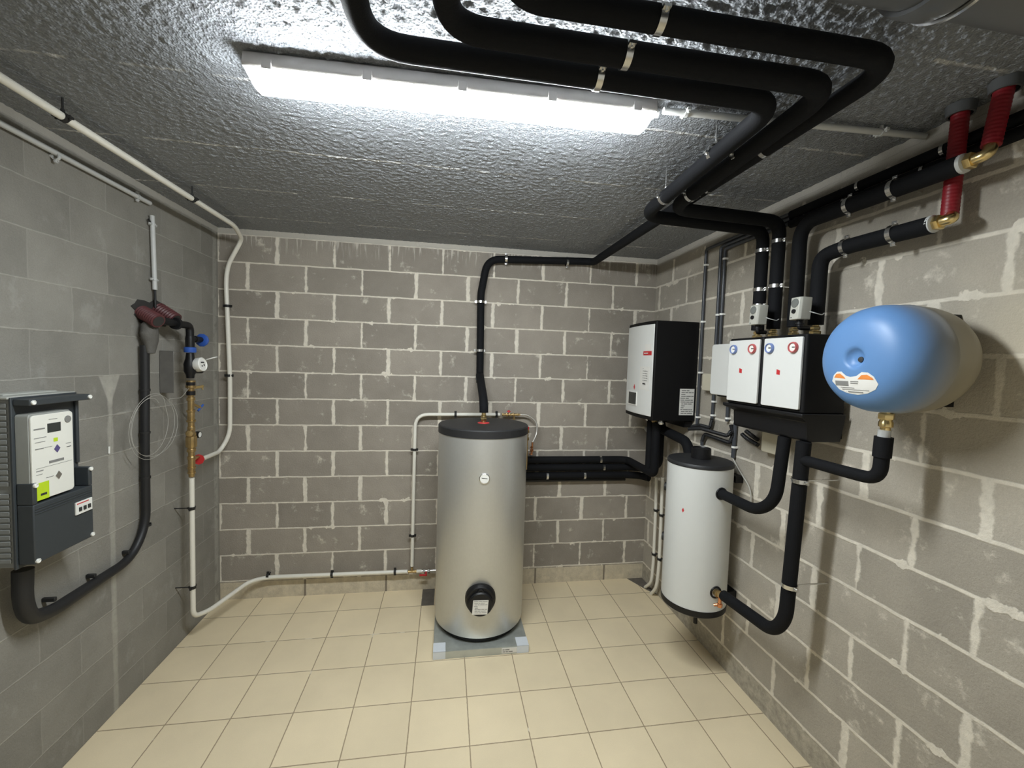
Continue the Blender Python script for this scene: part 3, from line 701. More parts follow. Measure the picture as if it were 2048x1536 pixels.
def actuator(label, y, z):
    t = thing('valve_actuator', label, 'actuator', (3.27, y, z), 'valve actuators above the pump groups')
    b = bm_new(); x0 = 3.170
    out = [(x0, -.022), (x0 + .010, -.030), (x0 + .058, -.030), (x0 + .058, .030), (x0 + .010, .030), (x0, .022)]
    A = [b.verts.new((x, y + q, z)) for x, q in out]; B = [b.verts.new((x + (.006), y + q, z + .098)) for x, q in out]
    bridge(b, A, B); b.faces.new(A); b.faces.new(B); finish('housing', b, 'actuator', t, bevel=.003)
    b = bm_new(); lathe(b, (x0 + .006, y, z + .072), (-1, 0, .06), [(0, .021), (.004, .019), (.006, .012), (.0065, .001)], 24); finish('window', b, 'lens', t)
    b = bm_new(); lathe(b, (x0 + .003, y, z + .036), (-1, 0, .06), [(0, .010), (.006, .0095), (.0065, .001)], 18); finish('knob', b, 'blackplastic', t)
    lines(t, (x0 - .0005, y + .016, z + .012), (0, -1, 0), (0, 0, -1), .030, .006, 1, 'darkink', seed=9)
    b = bm_new(); cyl(b, (3.205, y, z - .028), (3.205, y, z + .001), .014, 16); lathe(b, (3.205, y, z - .02), up, [(0, .018), (.008, .018)], 20); tube(b, [(3.205, y, z - .022), (3.205, y, z - .035), (3.25, y, z - .035)], .010, .012, 12); finish('valve_stem', b, 'blackplastic', t)
    tube(bb := bm_new(), [(3.222, y - .029, z + .035), (3.24, y - .045, z + .026), (3.27, y - .045, z + .02), (3.29, y - .035, z + .03)], .0022, .02, 8); finish('lead', bb, 'conduit', t)
    return t
actuator('grey valve actuator above the left pump group', -1.478, 2.098)
actuator('grey valve actuator above the right pump group', -1.732, 2.100)

# ---------------------------------------------------------------- blue expansion vessel
VC = V((3.05, -2.135, 1.925)); RV = .187
prof = [(.0175, .0001), (.0175, .012), (.014, .024), (.006, .031), (.001, .037), (0, .044), (.001, .06), (.005, .09), (.012, .12), (.022, .143), (.040, .163), (.062, .177), (.09, .185), (.12, .187), (.160, .187), (.166, .190), (.172, .187), (.23, .186), (.26, .180), (.29, .165), (.32, .13), (.34, .08), (.345, .0001)]
t = thing('expansion_vessel', 'blue drum shaped expansion vessel on the right wall', 'vessel', (VC.x + .17, VC.y, VC.z - RV))
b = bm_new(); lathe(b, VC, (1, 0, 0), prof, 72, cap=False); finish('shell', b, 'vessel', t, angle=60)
def vface(r):
    for (s0, r0), (s1, r1) in zip(prof[5:], prof[6:]):
        if r0 <= r <= r1: return s0 + (s1 - s0) * (r - r0) / (r1 - r0)
    return 0
def vpatch(name, outline, material, off, parent=t, rings=5):
    bm = bm_new(); cy = sum(p[0] for p in outline) / len(outline); cz_ = sum(p[1] for p in outline) / len(outline)
    prev = None
    for k in range(rings + 1):
        s = max(k / rings, .02); R = []
        for y, z in outline:
            yy, zz = cy + (y - cy) * s, cz_ + (z - cz_) * s
            R.append(bm.verts.new((VC.x + vface(math.hypot(yy, zz)) - off, VC.y + yy, VC.z + zz)))
        if prev: bridge(bm, prev, R)
        else: bm.faces.new(R)
        prev = R
    bot = [bm.verts.new(v.co + V((off + .001, 0, 0))) for v in prev]; bridge(bm, prev, bot); bm.faces.new(bot)
    return finish(name, bm, material, parent)
ol = [(.088, -.088), (.078, -.066), (.062, -.053), (.045, -.052), (.03, -.066), (.01, -.070), (-.012, -.066), (-.03, -.052), (-.05, -.053), (-.068, -.066), (-.080, -.090), (-.07, -.108), (-.045, -.123), (-.01, -.131), (.03, -.127), (.06, -.116)]
ol = [(y, z + .004) for y, z in ol]
lb = vpatch('label', ol, 'paper', .0012); lb['label'] = 'white label with an orange band and small print'
vpatch('orange_band', [(.076, -.071), (.066, -.058), (.05, -.055), (.034, -.066), (.028, -.073)], 'orange', .002)
vpatch('orange_band', [(-.016, -.073), (-.03, -.058), (-.048, -.056), (-.064, -.066), (-.068, -.073)], 'orange', .002)
for y0, y1, z0, z1 in ((.072, .018, -.081, -.098), (.010, -.018, -.080, -.083), (.010, -.016, -.086, -.089), (.050, -.002, -.103, -.105), (.045, -.050, -.109, -.111), (.022, -.030, -.116, -.119)):
    vpatch('print', [(y0, z0), ((y0 + y1) / 2, z0), (y1, z0), (y1, z1), ((y0 + y1) / 2, z1), (y0, z1)], 'ink', .0021, rings=2)
b = bm_new(); lathe(b, (VC.x + .0155, VC.y - .012, VC.z - .005), (-1, 0, 0), [(0, .010), (.004, .009), (.005, .001)], 12); finish('valve_plug', b, 'darkink', t)
b = bm_new(); box(b, (3.375, VC.y - .05, VC.z - .16), (W - .001, VC.y + .05, VC.z + .16)); finish('wall_bracket', b, 'blackplastic', t)
b = bm_new(); x, y = 3.212, VC.y + .01
lathe(b, (x, y, 1.745), (0, 0, -1), [(0, .014), (.03, .014)], 20); hexnut(b, (x, y, 1.712), up, .024, .022); lathe(b, (x, y, 1.712), (0, 0, -1), [(0, .018), (.006, .018), (.010, .021), (.026, .021), (.030, .015), (.05, .015)], 24); finish('connector', b, 'brass', t)
t = thing('vessel_pipe', 'black insulated pipe curving up to the brass fitting of the blue vessel', 'pipe', (3.212, -2.0, 1.47))
b = bm_new(); tube(b, [(3.212, -1.78, 1.485), (3.2120, -2.0070, 1.4859), (3.212, -2.118, 1.49), (3.212, -2.122, 1.648)], .023, .09, 20); finish('insulation', b, 'foam', t)
b = bm_new(); tube(b, [(3.212, -2.12, 1.575), (3.212, -2.122, 1.648)], .0275, .01, 20); finish('insulation_cuff', b, 'foam', t)
b = bm_new(); cyl(b, (3.212, -2.122, 1.6485), (3.212, -2.123, 1.674), .019, 20); finish('collar', b, 'conduit', t)

# ---------------------------------------------------------------- white buffer tank
BC = V((3.192, -1.082, 0)); RB = .1845
t = thing('buffer_tank', 'white round buffer tank with black lid hanging on the right wall', 'tank', (BC.x, BC.y, .43))
b = bm_new(); lathe(b, (BC.x, BC.y, .455), up, [(0, RB), (.842, RB)], 72, cap=True); finish('jacket', b, 'whitebody', t)
b = bm_new(); lathe(b, (BC.x, BC.y, 1.298), up, [(0, .01), (0, RB + .002), (.012, RB + .003), (.022, RB - .004), (.026, RB - .03), (.028, .001)], 72); finish('lid', b, 'lid', t)
b = bm_new(); lathe(b, (BC.x, BC.y, .474), (0, 0, -1), [(0, RB + .0005), (0, RB + .0025), (.034, RB + .001), (.044, RB - .012), (.048, .001)], 72); finish('base_ring', b, 'blackplastic', t)
b = bm_new(); lathe(b, (BC.x + .01, BC.y + .01, 1.3265), up, [(0, .056), (.06, .055), (.063, .051), (.055, .048), (.055, .001)], 40); finish('port_cover', b, 'blackplastic', t)
def bport(z, d=.2, R=.036):
    # horizontal port on the camera-side of the jacket at distance d from the wall
    x = W - d; yy = BC.y - math.sqrt(RB ** 2 - (x - BC.x) ** 2)
    b = bm_new(); lathe(b, (x, yy + .02, z), (0, -1, 0), [(0, R), (.022, R), (.026, R - .003), (.026, R - .010), (.012, R - .011), (.012, .001)], 28); finish('port', b, 'blackplastic', t)
bport(1.166); bport(.592)
for z, dy in ((1.12, .09), (.80, .09)):
    b = bm_new(); an = 2.45; c = V((BC.x + math.cos(an) * RB, BC.y + math.sin(an) * RB, z)); dr = V((math.cos(an), math.sin(an), 0)); lathe(b, c - dr * .008, dr, [(0, .028), (.02, .026), (.022, .001)], 20); finish('side_cap', b, 'rubber', t)
an = math.radians(-90 - 58)
b = bm_new(); c = V((BC.x + math.cos(an) * (RB + .0008), BC.y + math.sin(an) * (RB + .0008), 1.045)); tv_ = V((-math.sin(an), math.cos(an), 0)); nr = V((math.cos(an), math.sin(an), 0))
vv = [b.verts.new(c + tv_ * a + V((0, 0, q))) for a, q in ((.007, 0), (0, .014), (-.007, 0), (0, -.014))]; b.faces.new(vv)
gx = bmesh.ops.extrude_face_region(b, geom=b.faces[:]); bmesh.ops.translate(b, vec=-nr * .003, verts=[q for q in gx['geom'] if isinstance(q, bmesh.types.BMVert)])
finish('emblem', b, 'red', t, smooth=False)
b = bm_new(); cyl(b, (BC.x + .02, BC.y - .01, .30), (BC.x + .02, BC.y - .01, .426), .012, 12); hexnut(b, (BC.x + .02, BC.y - .01, .385), up, .018, .02); finish('drain_stub', b, 'blackplastic', t)
b = bm_new(); box(b, (W - .05, BC.y - .10, .50), (W - .001, BC.y + .10, .54)); box(b, (W - .05, BC.y - .10, 1.2), (W - .001, BC.y + .10, 1.24)); finish('wall_bracket', b, 'blackplastic', t)
g = 'insulated pipes at the white buffer tank'
pipe('insulated_pipe', 'black insulated pipe bending from the upper port of the white tank up to the manifold', 'pipe', [(3.212, -1.262, 1.166), (3.2120, -1.5448, 1.1680), (3.212, -1.655, 1.26), (3.225, -1.668, 1.5645)], .0275, 'foam', rad=[.10, .12], group=g, n=22)
t = pipe('insulated_pipe', 'long black insulated pipe dropping from the manifold to the lower port of the white tank', 'pipe', [(3.212, -1.335, .612), (3.2120, -1.6865, 0.6408), (3.212, -1.755, .74), (3.215, -1.785, 1.5645)], .0295, 'foam', rad=[.10, .12], group=g, n=22,
     clamps=[((3.212, -1.782, 1.39), up, (1, 0, 0), .2), ((3.212, -1.765, .905), up, (1, 0, 0), .2)])
t = thing('drain_fitting', 'copper drain valve and bare pipe at the lower port of the white tank', 'valve', (3.212, -1.29, .6))
b = bm_new(); tube(b, [(3.212, -1.262, .592), (3.212, -1.34, .605)], .018, .01, 18); lathe(b, (3.212, -1.285, .594), (0, -1, .15), [(0, .022), (.012, .022)], 18); finish('pipe_stub', b, 'oldbrass', t)
b = bm_new(); cyl(b, (3.207, -1.312, .59), (3.205, -1.314, .545), .010, 14); hexnut(b, (3.205, -1.314, .535), up, .016, .02); tube(b, [(3.205, -1.314, .55), (3.18, -1.30, .54)], .008, .01, 12); finish('drain_cock', b, 'copper', t)

# ---------------------------------------------------------------- grey hot water tank on its platform
TC = V((1.925, -.485, 0)); RT = .3075; TZ0, TZ1 = .085, 1.385
t = thing('hot_water_tank', 'tall silver grey hot water cylinder with dark lid', 'tank', (TC.x, TC.y, .05))
b = bm_new(); lathe(b, (TC.x, TC.y, TZ0), up, [(0, RT - .014), (.005, RT - .003), (.012, RT), (TZ1 - TZ0, RT)], 96); finish('jacket', b, 'tank', t)
b = bm_new(); lathe(b, (TC.x, TC.y, .0500), up, [(0, RT - .03), (TZ0 - .051, RT - .03)], 64); finish('foot_ring', b, 'blackplastic', t)
b = bm_new(); lathe(b, (TC.x, TC.y, TZ1 + .0003), up, [(0, .01), (0, RT + .004), (.046, RT + .004), (.053, RT - .002), (.055, RT - .02), (.056, .001)], 96); finish('lid', b, 'lid', t)
b = bm_new(); lathe(b, (TC.x, TC.y + .01, TZ1 + .0563), up, [(0, .042), (.003, .040), (.005, .022), (.005, .001)], 32); rs = finish('rosette', b, 'red', t); rs['label'] = 'red rosette around the outlet'
b = bm_new(); c = V((TC.x, TC.y + .01, TZ1 + .061)); lathe(b, c, up, [(0, .014), (.03, .014)], 20); hexnut(b, c + V((0, 0, .012)), up, .022, .02); lathe(b, c + V((0, 0, .035)), up, [(0, .019), (.015, .019), (.018, .015), (.045, .015)], 20); finish('outlet', b, 'brass', t)
an = math.radians(-92.5); nr = V((math.cos(an), math.sin(an), 0)); c = TC + nr * RT + V((0, 0, 1.1363))
b = bm_new(); lathe(b, c - nr * .006, nr, [(0, .0335), (.014, .0335), (.016, .030), (.013, .029), (.013, .001)], 36); th = finish('thermometer', b, 'chrome', t)
b = bm_new(); lathe(b, c + nr * .0072, nr, [(0, .0285), (.001, .0285)], 32); finish('thermometer_face', b, 'white', th)
sd = V((-nr.y, nr.x, 0)) * -1
b = bm_new(); c2 = c + nr * .009; vv = [b.verts.new(c2 - sd * .018 + V((0, 0, -.001))), b.verts.new(c2 + sd * .018 + V((0, 0, .003))), b.verts.new(c2 + sd * .018 + V((0, 0, .006))), b.verts.new(c2 - sd * .018 + V((0, 0, .003)))]; b.faces.new(vv)
gx = bmesh.ops.extrude_face_region(b, geom=b.faces[:]); bmesh.ops.translate(b, vec=-nr * .0006, verts=[q for q in gx['geom'] if isinstance(q, bmesh.types.BMVert)]); finish('thermometer_needle', b, 'darkink', th, smooth=False)
# black cover of the heating flange
an = math.radians(-93.5); nr = V((math.cos(an), math.sin(an), 0)); sd = V((-nr.y, nr.x, 0)); zf = 0.3611
fc = TC + nr * (RT - .03) + V((0, 0, zf))
b = bm_new(); lathe(b, fc, nr, [(0, .098), (.045, .097), (.055, .094), (.066, .086), (.069, .001)], 48)
lathe(b, fc + V((0, 0, -.012)) + nr * .06, nr, [(0, .080), (.022, .078), (.030, .070), (.032, .001)], 40)
fl = finish('heater_cover', b, 'blackplastic', t, angle=35); fl['label'] = 'round black cover of the heating element'
b = bm_new(); lathe(b, fc + V((0, 0, .062)) + nr * .066, nr, [(0, .020), (.012, .019), (.014, .012), (.010, .010), (.010, .001)], 24); finish('thermostat_knob', b, 'blackplastic', fl)
b = bm_new(); c = fc + nr * .0923 + V((0, 0, -.022)); o1 = [c + sd * a + V((0, 0, q)) for a, q in ((-.046, .044), (.05, .044), (.044, -.048), (-.052, -.048))]
vv = [b.verts.new(p) for p in o1]; b.faces.new(vv); gx = bmesh.ops.extrude_face_region(b, geom=b.faces[:]); bmesh.ops.translate(b, vec=nr * .001, verts=[q for q in gx['geom'] if isinstance(q, bmesh.types.BMVert)])
lbp = finish('rating_label', b, 'paper', fl, smooth=False)
lines(fl, c + nr * .0012 - sd * .043 + V((0, 0, .040)), sd, (0, 0, -1), .086, .082, 8, 'ink', seed=21, frac=.25)
# side fittings at the right rear of the jacket
b = bm_new()
for z in (1.355, 1.30): hexnut(b, (TC.x + .335, TC.y + .115, z), up, .016, .02)
cyl(b, (TC.x + .335, TC.y + .115, 1.08), (TC.x + .335, TC.y + .115, 1.37), .009, 12); cyl(b, (TC.x + .24, TC.y + .115, 1.335), (TC.x + .335, TC.y + .115, 1.335), .009, 12)
finish('side_fitting', b, 'oldbrass', t)
b = bm_new(); lathe(b, (TC.x + .335, TC.y + .115, 1.378), up, [(0, .012), (.02, .014), (.024, .001)], 16); finish('safety_cap', b, 'red', t)
t = pipe('pipe', 'thin black drain pipe behind the right side of the grey tank', 'pipe', [(2.215, -.28, 1.06), (2.215, -.28, .05)], .014, 'cable', clamps=[((2.215, -.28, .60), up, (0, 1, 0), .279), ((2.215, -.28, .30), up, (0, 1, 0), .279)], part='tube')
# platform
PX0, PX1, PY0, PY1 = 1.617, 2.224, -.828, -.215
t = thing('platform', 'low galvanised metal tray under the grey tank', 'platform', ((PX0 + PX1) / 2, (PY0 + PY1) / 2, 0))
b = bm_new(); box(b, (PX0 + .003, PY0 + .003, .040), (PX1 - .003, PY1 - .003, .0490)); finish('plate', b, 'galv', t, smooth=False)
b = bm_new()
for a, c in (((PX0, PY0, .001), (PX1, PY0 + .0025, .0475)), ((PX0, PY1 - .0025, .001), (PX1, PY1, .0475)), ((PX0, PY0, .001), (PX0 + .0025, PY1, .0475)), ((PX1 - .0025, PY0, .001), (PX1, PY1, .0475))): box(b, a, c)
finish('rim', b, 'galvrim', t, smooth=False)
for x0, x1 in ((PX0, PX0 + .075), (PX1 - .075, PX1)):
    b = bm_new(); box(b, (x0 - .001, PY0 - .0015, .002), (x1 + .001, PY0 + .001, .0505)); box(b, (x0 - .001, PY0 - .0015, .0492), (x1 + .001, PY0 + .085, .0510))
    box(b, ((x0 - .0015) if x0 == PX0 else (x1 - .0005), PY0, .002), ((x0 + .001) if x0 == PX0 else (x1 + .0015), PY0 + .085, .0505)); finish('corner_cap', b, 'capplastic', t, smooth=False)
b = bm_new(); box(b, (PX1 - .175, PY0 - .002, .008), (PX1 - .077, PY0 + .001, .042)); finish('label', b, 'paper', t, smooth=False)
lines(t, (PX1 - .17, PY0 - .0021, .038), (1, 0, 0), (0, 0, -1), .088, .026, 2, 'ink', seed=31, frac=.45)

# ---------------------------------------------------------------- white water pipes around the grey tank
g = 'white water pipes'
k = 'rubber'
dB = .05
def bclip(x, z, ax): return ((x, -dB, z), ax, (0, 1, 0), dB)
# long run: from the brass stack down the left wall, round the corner and along the back wall
pts = [(.1, -.525, 1.0869), (.1, -.525, .215), (.10, -.44, 0.1960), (.165, -.12, .17), (.33, -dB, .19), (1.3887, -0.0500, 0.1802)]
pts[2] = (0.1000, -0.4273, 0.1824)
pipe('water_pipe', 'long white pipe from the brass fittings round the corner to the grey tank', 'pipe', [pts[0], (.1, -.525, .19), (.13, -.40, .155), (.24, -.075, .175), (.36, -dB, .187), pts[5]], .0145, 'whitepipe', rad=[.05, .05, .09, .08], group=g, part='tube', clampmat=k,
     clamps=[((.1, -.525, 0.8959), up, (-1, 0, 0), .1), ((.1, -.525, 0.3855), up, (-1, 0, 0), .1),
             bclip(0.3571, 0.1996, (1, 0, 0)), bclip(0.8177, 0.1883, (1, 0, 0)), bclip(1.2919, 0.1850, (1, 0, 0))])
# branch: up from the tee, bend, along to the valve
pipe('water_pipe', 'white pipe rising left of the grey tank and bending right above its lid', 'pipe',
     [(1.4229, -0.0500, 0.2236), (1.4259, -0.0500, 1.1590), (1.4286, -0.0500, 1.4397), (2.0950, -0.0500, 1.4468)], .0135, 'whitepipe', rad=[.01, .10], group=g, part='tube', clampmat=k,
     clamps=[bclip(1.4225, 0.4723, up), bclip(1.4258, 1.1629, up), bclip(1.7389, 1.4430, (1, 0, 0)), bclip(2.0665, 1.4465, (1, 0, 0))])
# riser in the left rear corner up to the ceiling and towards the camera
q0 = V((0.1100, -0.4305, 1.1855)); zb = 1.19
pipe('water_pipe', 'long white pipe from the red valve up the left corner and along the ceiling', 'pipe',
     [tuple(q0), (0.0552, -0.1000, 1.1624), (0.1010, -0.0550, 1.2822), (0.1030, -0.0550, 1.6793), (0.0803, -0.0550, 2.3989), (0.0964, -0.0600, 2.5053), (0.2071, -0.1000, 2.6858), (.262, -.33, 2.714), (.262, -3.0, 2.716)], .0145, 'whitepipe', rad=[.08, .07, .05, .05, .05, .05, .06], group=g, part='tube', clampmat=k,
     clamps=[((0.0965, -.055, 1.7119), up, (0, 1, 0), .055), ((0.0892, -.055, 2.2138), up, (0, 1, 0), .055),
             ((.262, -.79, 2.714), (0, 1, 0), up, .068), ((.262, -1.575, 2.715), (0, 1, 0), up, .068)])
# tee and valves
t = thing('tee_fitting', 'small brass tee with red handled valve left of the grey tank foot', 'valve', (1.4159, -0.0500, 0.1789))
c = V((1.4237, -0.0500, 0.1785))
b = bm_new(); cyl(b, c + V((-.03, 0, 0)), c + V((.035, 0, 0)), .010, 14); cyl(b, c, c + V((0, 0, .035)), .009, 14)
for dx in (-.03, .022): lathe(b, c + V((dx, 0, 0)), (1, 0, 0), [(0, .013), (.01, .013)], 16)
finish('body', b, 'oldbrass', t)
b = bm_new(); cyl(b, c + V((.036, 0, 0)), c + V((.075, 0, 0)), .0135, 16); finish('sleeve', b, 'whitepipe', t)
b = bm_new(); cyl(b, c + V((.0755, 0, 0)), c + V((.19, 0, 0)), .011, 14); hexnut(b, c + V((.085, 0, 0)), (1, 0, 0), .018, .02); hexnut(b, c + V((.12, 0, 0)), (1, 0, 0), .02, .022); finish('valve_body', b, 'chrome', t)
b = bm_new(); box(b, tuple(c + V((.06, -.03, -.028))), tuple(c + V((.12, -.018, -.014)))); cyl(b, c + V((.11, -.035, -.021)), c + V((.11, -.002, -.01)), .008, 10); finish('handle', b, 'red', t, bevel=.003)
t = thing('shut_off_valve', 'brass valve with red handle at the end of the upper white pipe', 'valve', (2.1561, -0.0500, 1.4474))
c = V((2.1112, -0.0500, 1.4469))
b = bm_new(); cyl(b, c, c + V((.15, 0, 0)), .009, 14)
for dx, rr in ((.0, .013), (.03, .015), (.055, .013), (.085, .015), (.12, .012)): hexnut(b, c + V((dx, 0, 0)), (1, 0, 0), rr, .016)
cyl(b, c + V((.10, 0, 0)), c + V((.10, 0, -.035)), .007, 10); lathe(b, c + V((.10, 0, -.03)), (0, 0, -1), [(0, .010), (.012, .009)], 12); finish('body', b, 'oldbrass', t)
b = bm_new(); cyl(b, c + V((.055, 0, .01)), c + V((.055, 0, .03)), .005, 10); lathe(b, c + V((.055, 0, .022)), up, [(0, .016), (.006, .014), (.014, .004)], 10); finish('handle', b, 'red', t)
b = bm_new(); c1 = c + V((.15, 0, 0))
tube(b, [c1, (c1.x + .06, -.055, c1.z), (2.4021, -0.0700, 1.3871), (2.3929, -0.0900, 1.2880), (2.3555, -0.1200, 1.2325)], .007, .05, 12)
tag(finish('braided_hose', b, 'braid'), 'braided steel hose looping down right of the tank lid', 'hose')
t = thing('hose_fitting', 'small brass fitting where the braided hose meets the black pipes', 'valve', (2.3541, -0.1200, 1.1513))
b = bm_new(); c = V((2.3504, -0.1200, 1.1391)); tube(b, [(c.x, c.y, c.z), V((2.3553, -0.1200, 1.2365))], .008, .01, 12); hexnut(b, c + V((0, 0, .02)), up, .015, .018); hexnut(b, c + V((0, 0, .048)), up, .013, .014); cyl(b, c, (c.x, -.052, c.z - .012), .009, 12); finish('body', b, 'copper', t)

# ---------------------------------------------------------------- left wall: white conduit, cable duct, electricity meter
pipe('conduit', 'light grey conduit along the top of the left wall', 'conduit', [(.02, -3.0, 2.7014), (.02, -.735, 2.6897)], .0115, 'conduit', part='tube', clampmat='conduit', clampw=.012,
     clamps=[((.02, -.83, 2.6899), (0, 1, 0), (-1, 0, 0), .02), ((.02, -1.30, 2.6783), (0, 1, 0), (-1, 0, 0), .02)])
pipe('conduit', 'light grey conduit stub dropping to the red sheaths in the wall', 'conduit', [(.02, -.718, 2.6278), (.02, -.705, 2.2205)], .0115, 'conduit', part='tube', clampmat='conduit', clampw=.012,
     clamps=[((.02, -.715, 2.5793), up, (-1, 0, 0), .02), ((.02, -.708, 2.2761), up, (-1, 0, 0), .02)])
pipe('cable', 'thin dark cable linking the grey conduits on the left wall', 'cable', [(.018, -.745, 2.60), (.016, -.725, 2.585), (.02, -.718, 2.55)], .005, 'cable', rad=.02)
pipe('cable', 'thin dark cable below the grey conduit stub', 'cable', [(.02, -.705, 2.22), (.018, -.70, 2.12)], .006, 'cable')
t = thing('supply_cable', 'thick black supply cable curving from the meter box up to the wall hole', 'cable', (.05, -1.2, .78))
b = bm_new(); tube(b, [(0.0600, -1.5384, 1.0163), (0.0600, -1.5441, 0.8981), (0.0560, -1.5168, 0.8052), (0.0500, -1.4105, 0.7731), (0.0350, -1.2029, 0.7679), (0.0300, -0.9373, 0.7697), (0.0300, -0.8218, 0.9077), (0.0300, -0.8199, 1.3285), (0.0300, -0.8110, 1.7141), (0.0350, -0.8183, 1.9052)], .022, [.05, .05, .06, .1, .12, .10, .05, .05], 18, rf=lambda L: max(.021, .031 - L * .014)); finish('sheath', b, 'cable', t)
for px_ in ((0.0300, -0.8218, 0.9077), (0.0300, -0.8196, 1.1748), (0.0300, -0.8177, 1.4252), (0.0300, -0.8122, 1.6593)):
    p = V(px_); b = bm_new(); lathe(b, p - V((0, 0, .006)), up, [(0, .0215), (0, .024), (.012, .024), (.012, .0215)], 18, cap=False); box(b, (.0005, p.y + .015, p.z - .006), (.03, p.y + .028, p.z + .006)); finish('clip', b, 'rubber', t)
for px_ in ((0.0300, -0.9509, 0.7924), (0.0350, -1.1743, 0.7815), (0.0450, -1.3922, 0.7929)):
    p = V(px_); b = bm_new(); box(b, (.0005, p.y - .007, p.z + .012), (p.x + .004, p.y + .007, p.z + .030)); finish('clip', b, 'rubber', t, bevel=.003)

MY0, MY1 = -1.610, -1.345
t = thing('electricity_meter', 'grey electricity meter box with white meter face on the left wall', 'meter', (.08, -1.48, 1.055))
b = bm_new(); box(b, (.001, MY0, 1.056), (.098, MY1, 1.684))
finish('box', b, 'boxgrey', t, bevel=.004)
b = bm_new()
for i in range(27):
    z = 1.075 + i * .0222
    if 12 <= i <= 12: continue
    box(b, (.006, MY0 - .004, z), (.088, MY0 + .001, z + .016))
finish('ribs', b, 'boxgrey', t, bevel=.002)
b = bm_new(); box(b, (.0, MY0 - .012, 1.684), (.10, MY1 + .004, 1.693)); box(b, (.0, MY0 + .02, 1.693), (.06, MY1 - .03, 1.699)); finish('top_edge', b, 'boxtop', t, bevel=.002)
b = bm_new(); box(b, (.098, MY0 - .006, 1.050), (.106, MY1 + .004, 1.690)); finish('flange', b, 'boxdark', t, bevel=.002)
b = bm_new(); box(b, (.106, MY0, 1.660), (.160, MY1, 1.684)); box(b, (.106, MY1 - .014, 1.39), (.116, MY1, 1.66)); finish('upper_frame', b, 'boxdark', t, bevel=.003)
b = bm_new(); rbox(b, (.106, -1.606, 1.305), (.149, -1.430, 1.628), .012, 0); finish('meter_case', b, 'meterside', t, bevel=.002)
b = bm_new(); rbox(b, (.1495, -1.604, 1.300), (.157, -1.430, 1.622), .014, 0, 6); mf = finish('meter_face', b, 'meterface', t, bevel=.002)
def mrect(name, u0, u1, w0, w1, material, x=.1572, th=.0008, parent=mf):
    # u: 0 (camera side) .. 1 (far side), w: 0 (bottom) .. 1 (top)
    y = lambda u: -1.604 + .174 * u; z = lambda w: 1.300 + .322 * w
    bm = bm_new(); box(bm, (x, y(u0), z(w0)), (x + th, y(u1), z(w1))); return finish(name, bm, material, parent, smooth=False)
mrect('display', .36, .68, .775, .885, 'glass')
b = bm_new(); lathe(b, (.157, -1.604 + .174 * .86, 1.300 + .322 * .905), (1, 0, 0), [(0, .014), (.003, .0135), (.0035, .001)], 24); finish('optical_port', b, 'ink', mf)
mrect('barcode', .38, .74, .405, .435, 'ink')
mrect('print', .05, .30, .83, .845, 'ink'); mrect('print', .05, .33, .73, .737, 'ink'); mrect('print', .07, .30, .68, .686, 'ink'); mrect('print', .07, .26, .60, .61, 'ink')
mrect('print', .08, .24, .34, .35, 'ink'); mrect('print', .08, .22, .30, .305, 'ink'); mrect('print', .8, .93, .60, .606, 'ink'); mrect('print', .82, .93, .555, .562, 'darkink')
mrect('print', .40, .6, .93, .935, 'ink'); mrect('print', .08, .95, .375, .378, 'ink')
mrect('print', .28, .46, .605, .608, 'darkink'); mrect('print', .3, .48, .24, .244, 'darkink')
s_ = mrect('sticker', .0, .36, .0, .205, 'lime', x=.1573, th=.0008); s_['label'] = 'lime green sticker'
mrect('sticker', .16, .30, .05, .075, 'darkink', x=.1582)
mrect('sticker', .50, .60, .655, .70, M['lime'])
for nm, uu, ww, mm, sz in (('diamond', .58, .565, 'purple', .013), ('diamond', .60, .235, 'chrome', .014)):
    b = bm_new(); cy = -1.604 + .174 * uu; cz0 = 1.300 + .322 * ww; vv = [b.verts.new((.1574, cy + a * sz, cz0 + q * sz * 1.25)) for a, q in ((1, 0), (0, 1), (-1, 0), (0, -1))]; b.faces.new(vv)
    gx = bmesh.ops.extrude_face_region(b, geom=b.faces[:]); bmesh.ops.translate(b, vec=(.001, 0, 0), verts=[q for q in gx['geom'] if isinstance(q, bmesh.types.BMVert)]); finish(nm, b, mm, mf, smooth=False)
b = bm_new(); box(b, (.106, MY0 + .002, 1.064), (.160, MY1 + .0, 1.290)); 
finish('lower_cover', b, 'boxdark', t, bevel=.004)
b = bm_new()
for i in range(3): box(b, (.1595, MY0 + .006, 1.252 + i * .0095), (.1625, MY1 - .006, 1.2565 + i * .0095))
finish('cover_ribs', b, 'boxdark', t, bevel=.001)
for ya in (MY0 + .002, MY1 - .018):
    b = bm_new(); box(b, (.106, ya, 1.29), (.160, ya + .018, 1.372)); finish('cover_horn', b, 'boxdark', t, bevel=.004)
b = bm_new(); box(b, (.1605, MY1 - .092, 1.188), (.1665, MY1 - .012, 1.240)); brk = finish('breaker_window', b, 'white', t, bevel=.001)
for i in range(3):
    b = bm_new(); box(b, (.1666, MY1 - .080 + i * .022, 1.200), (.170, MY1 - .067 + i * .022, 1.217)); finish('breaker_switch', b, 'darkink', brk, bevel=.001)
b = bm_new(); box(b, (.1666, MY1 - .088, 1.231), (.1672, MY1 - .03, 1.235)); finish('print', b, 'red', brk, smooth=False)
for y, z in ((MY0 + .012, 1.672), (MY1 - .006, 1.672), (MY0 + .011, 1.362), (MY1 - .009, 1.362), (MY0 + .012, 1.075), (MY1 - .008, 1.075)):
    b = bm_new(); lathe(b, (.159, y, z), (1, 0, 0), [(0, .0085), (.006, .0085), (.0075, .006), (.0055, .0055), (.0055, .001)], 16); finish('screw_cap', b, 'white', t)

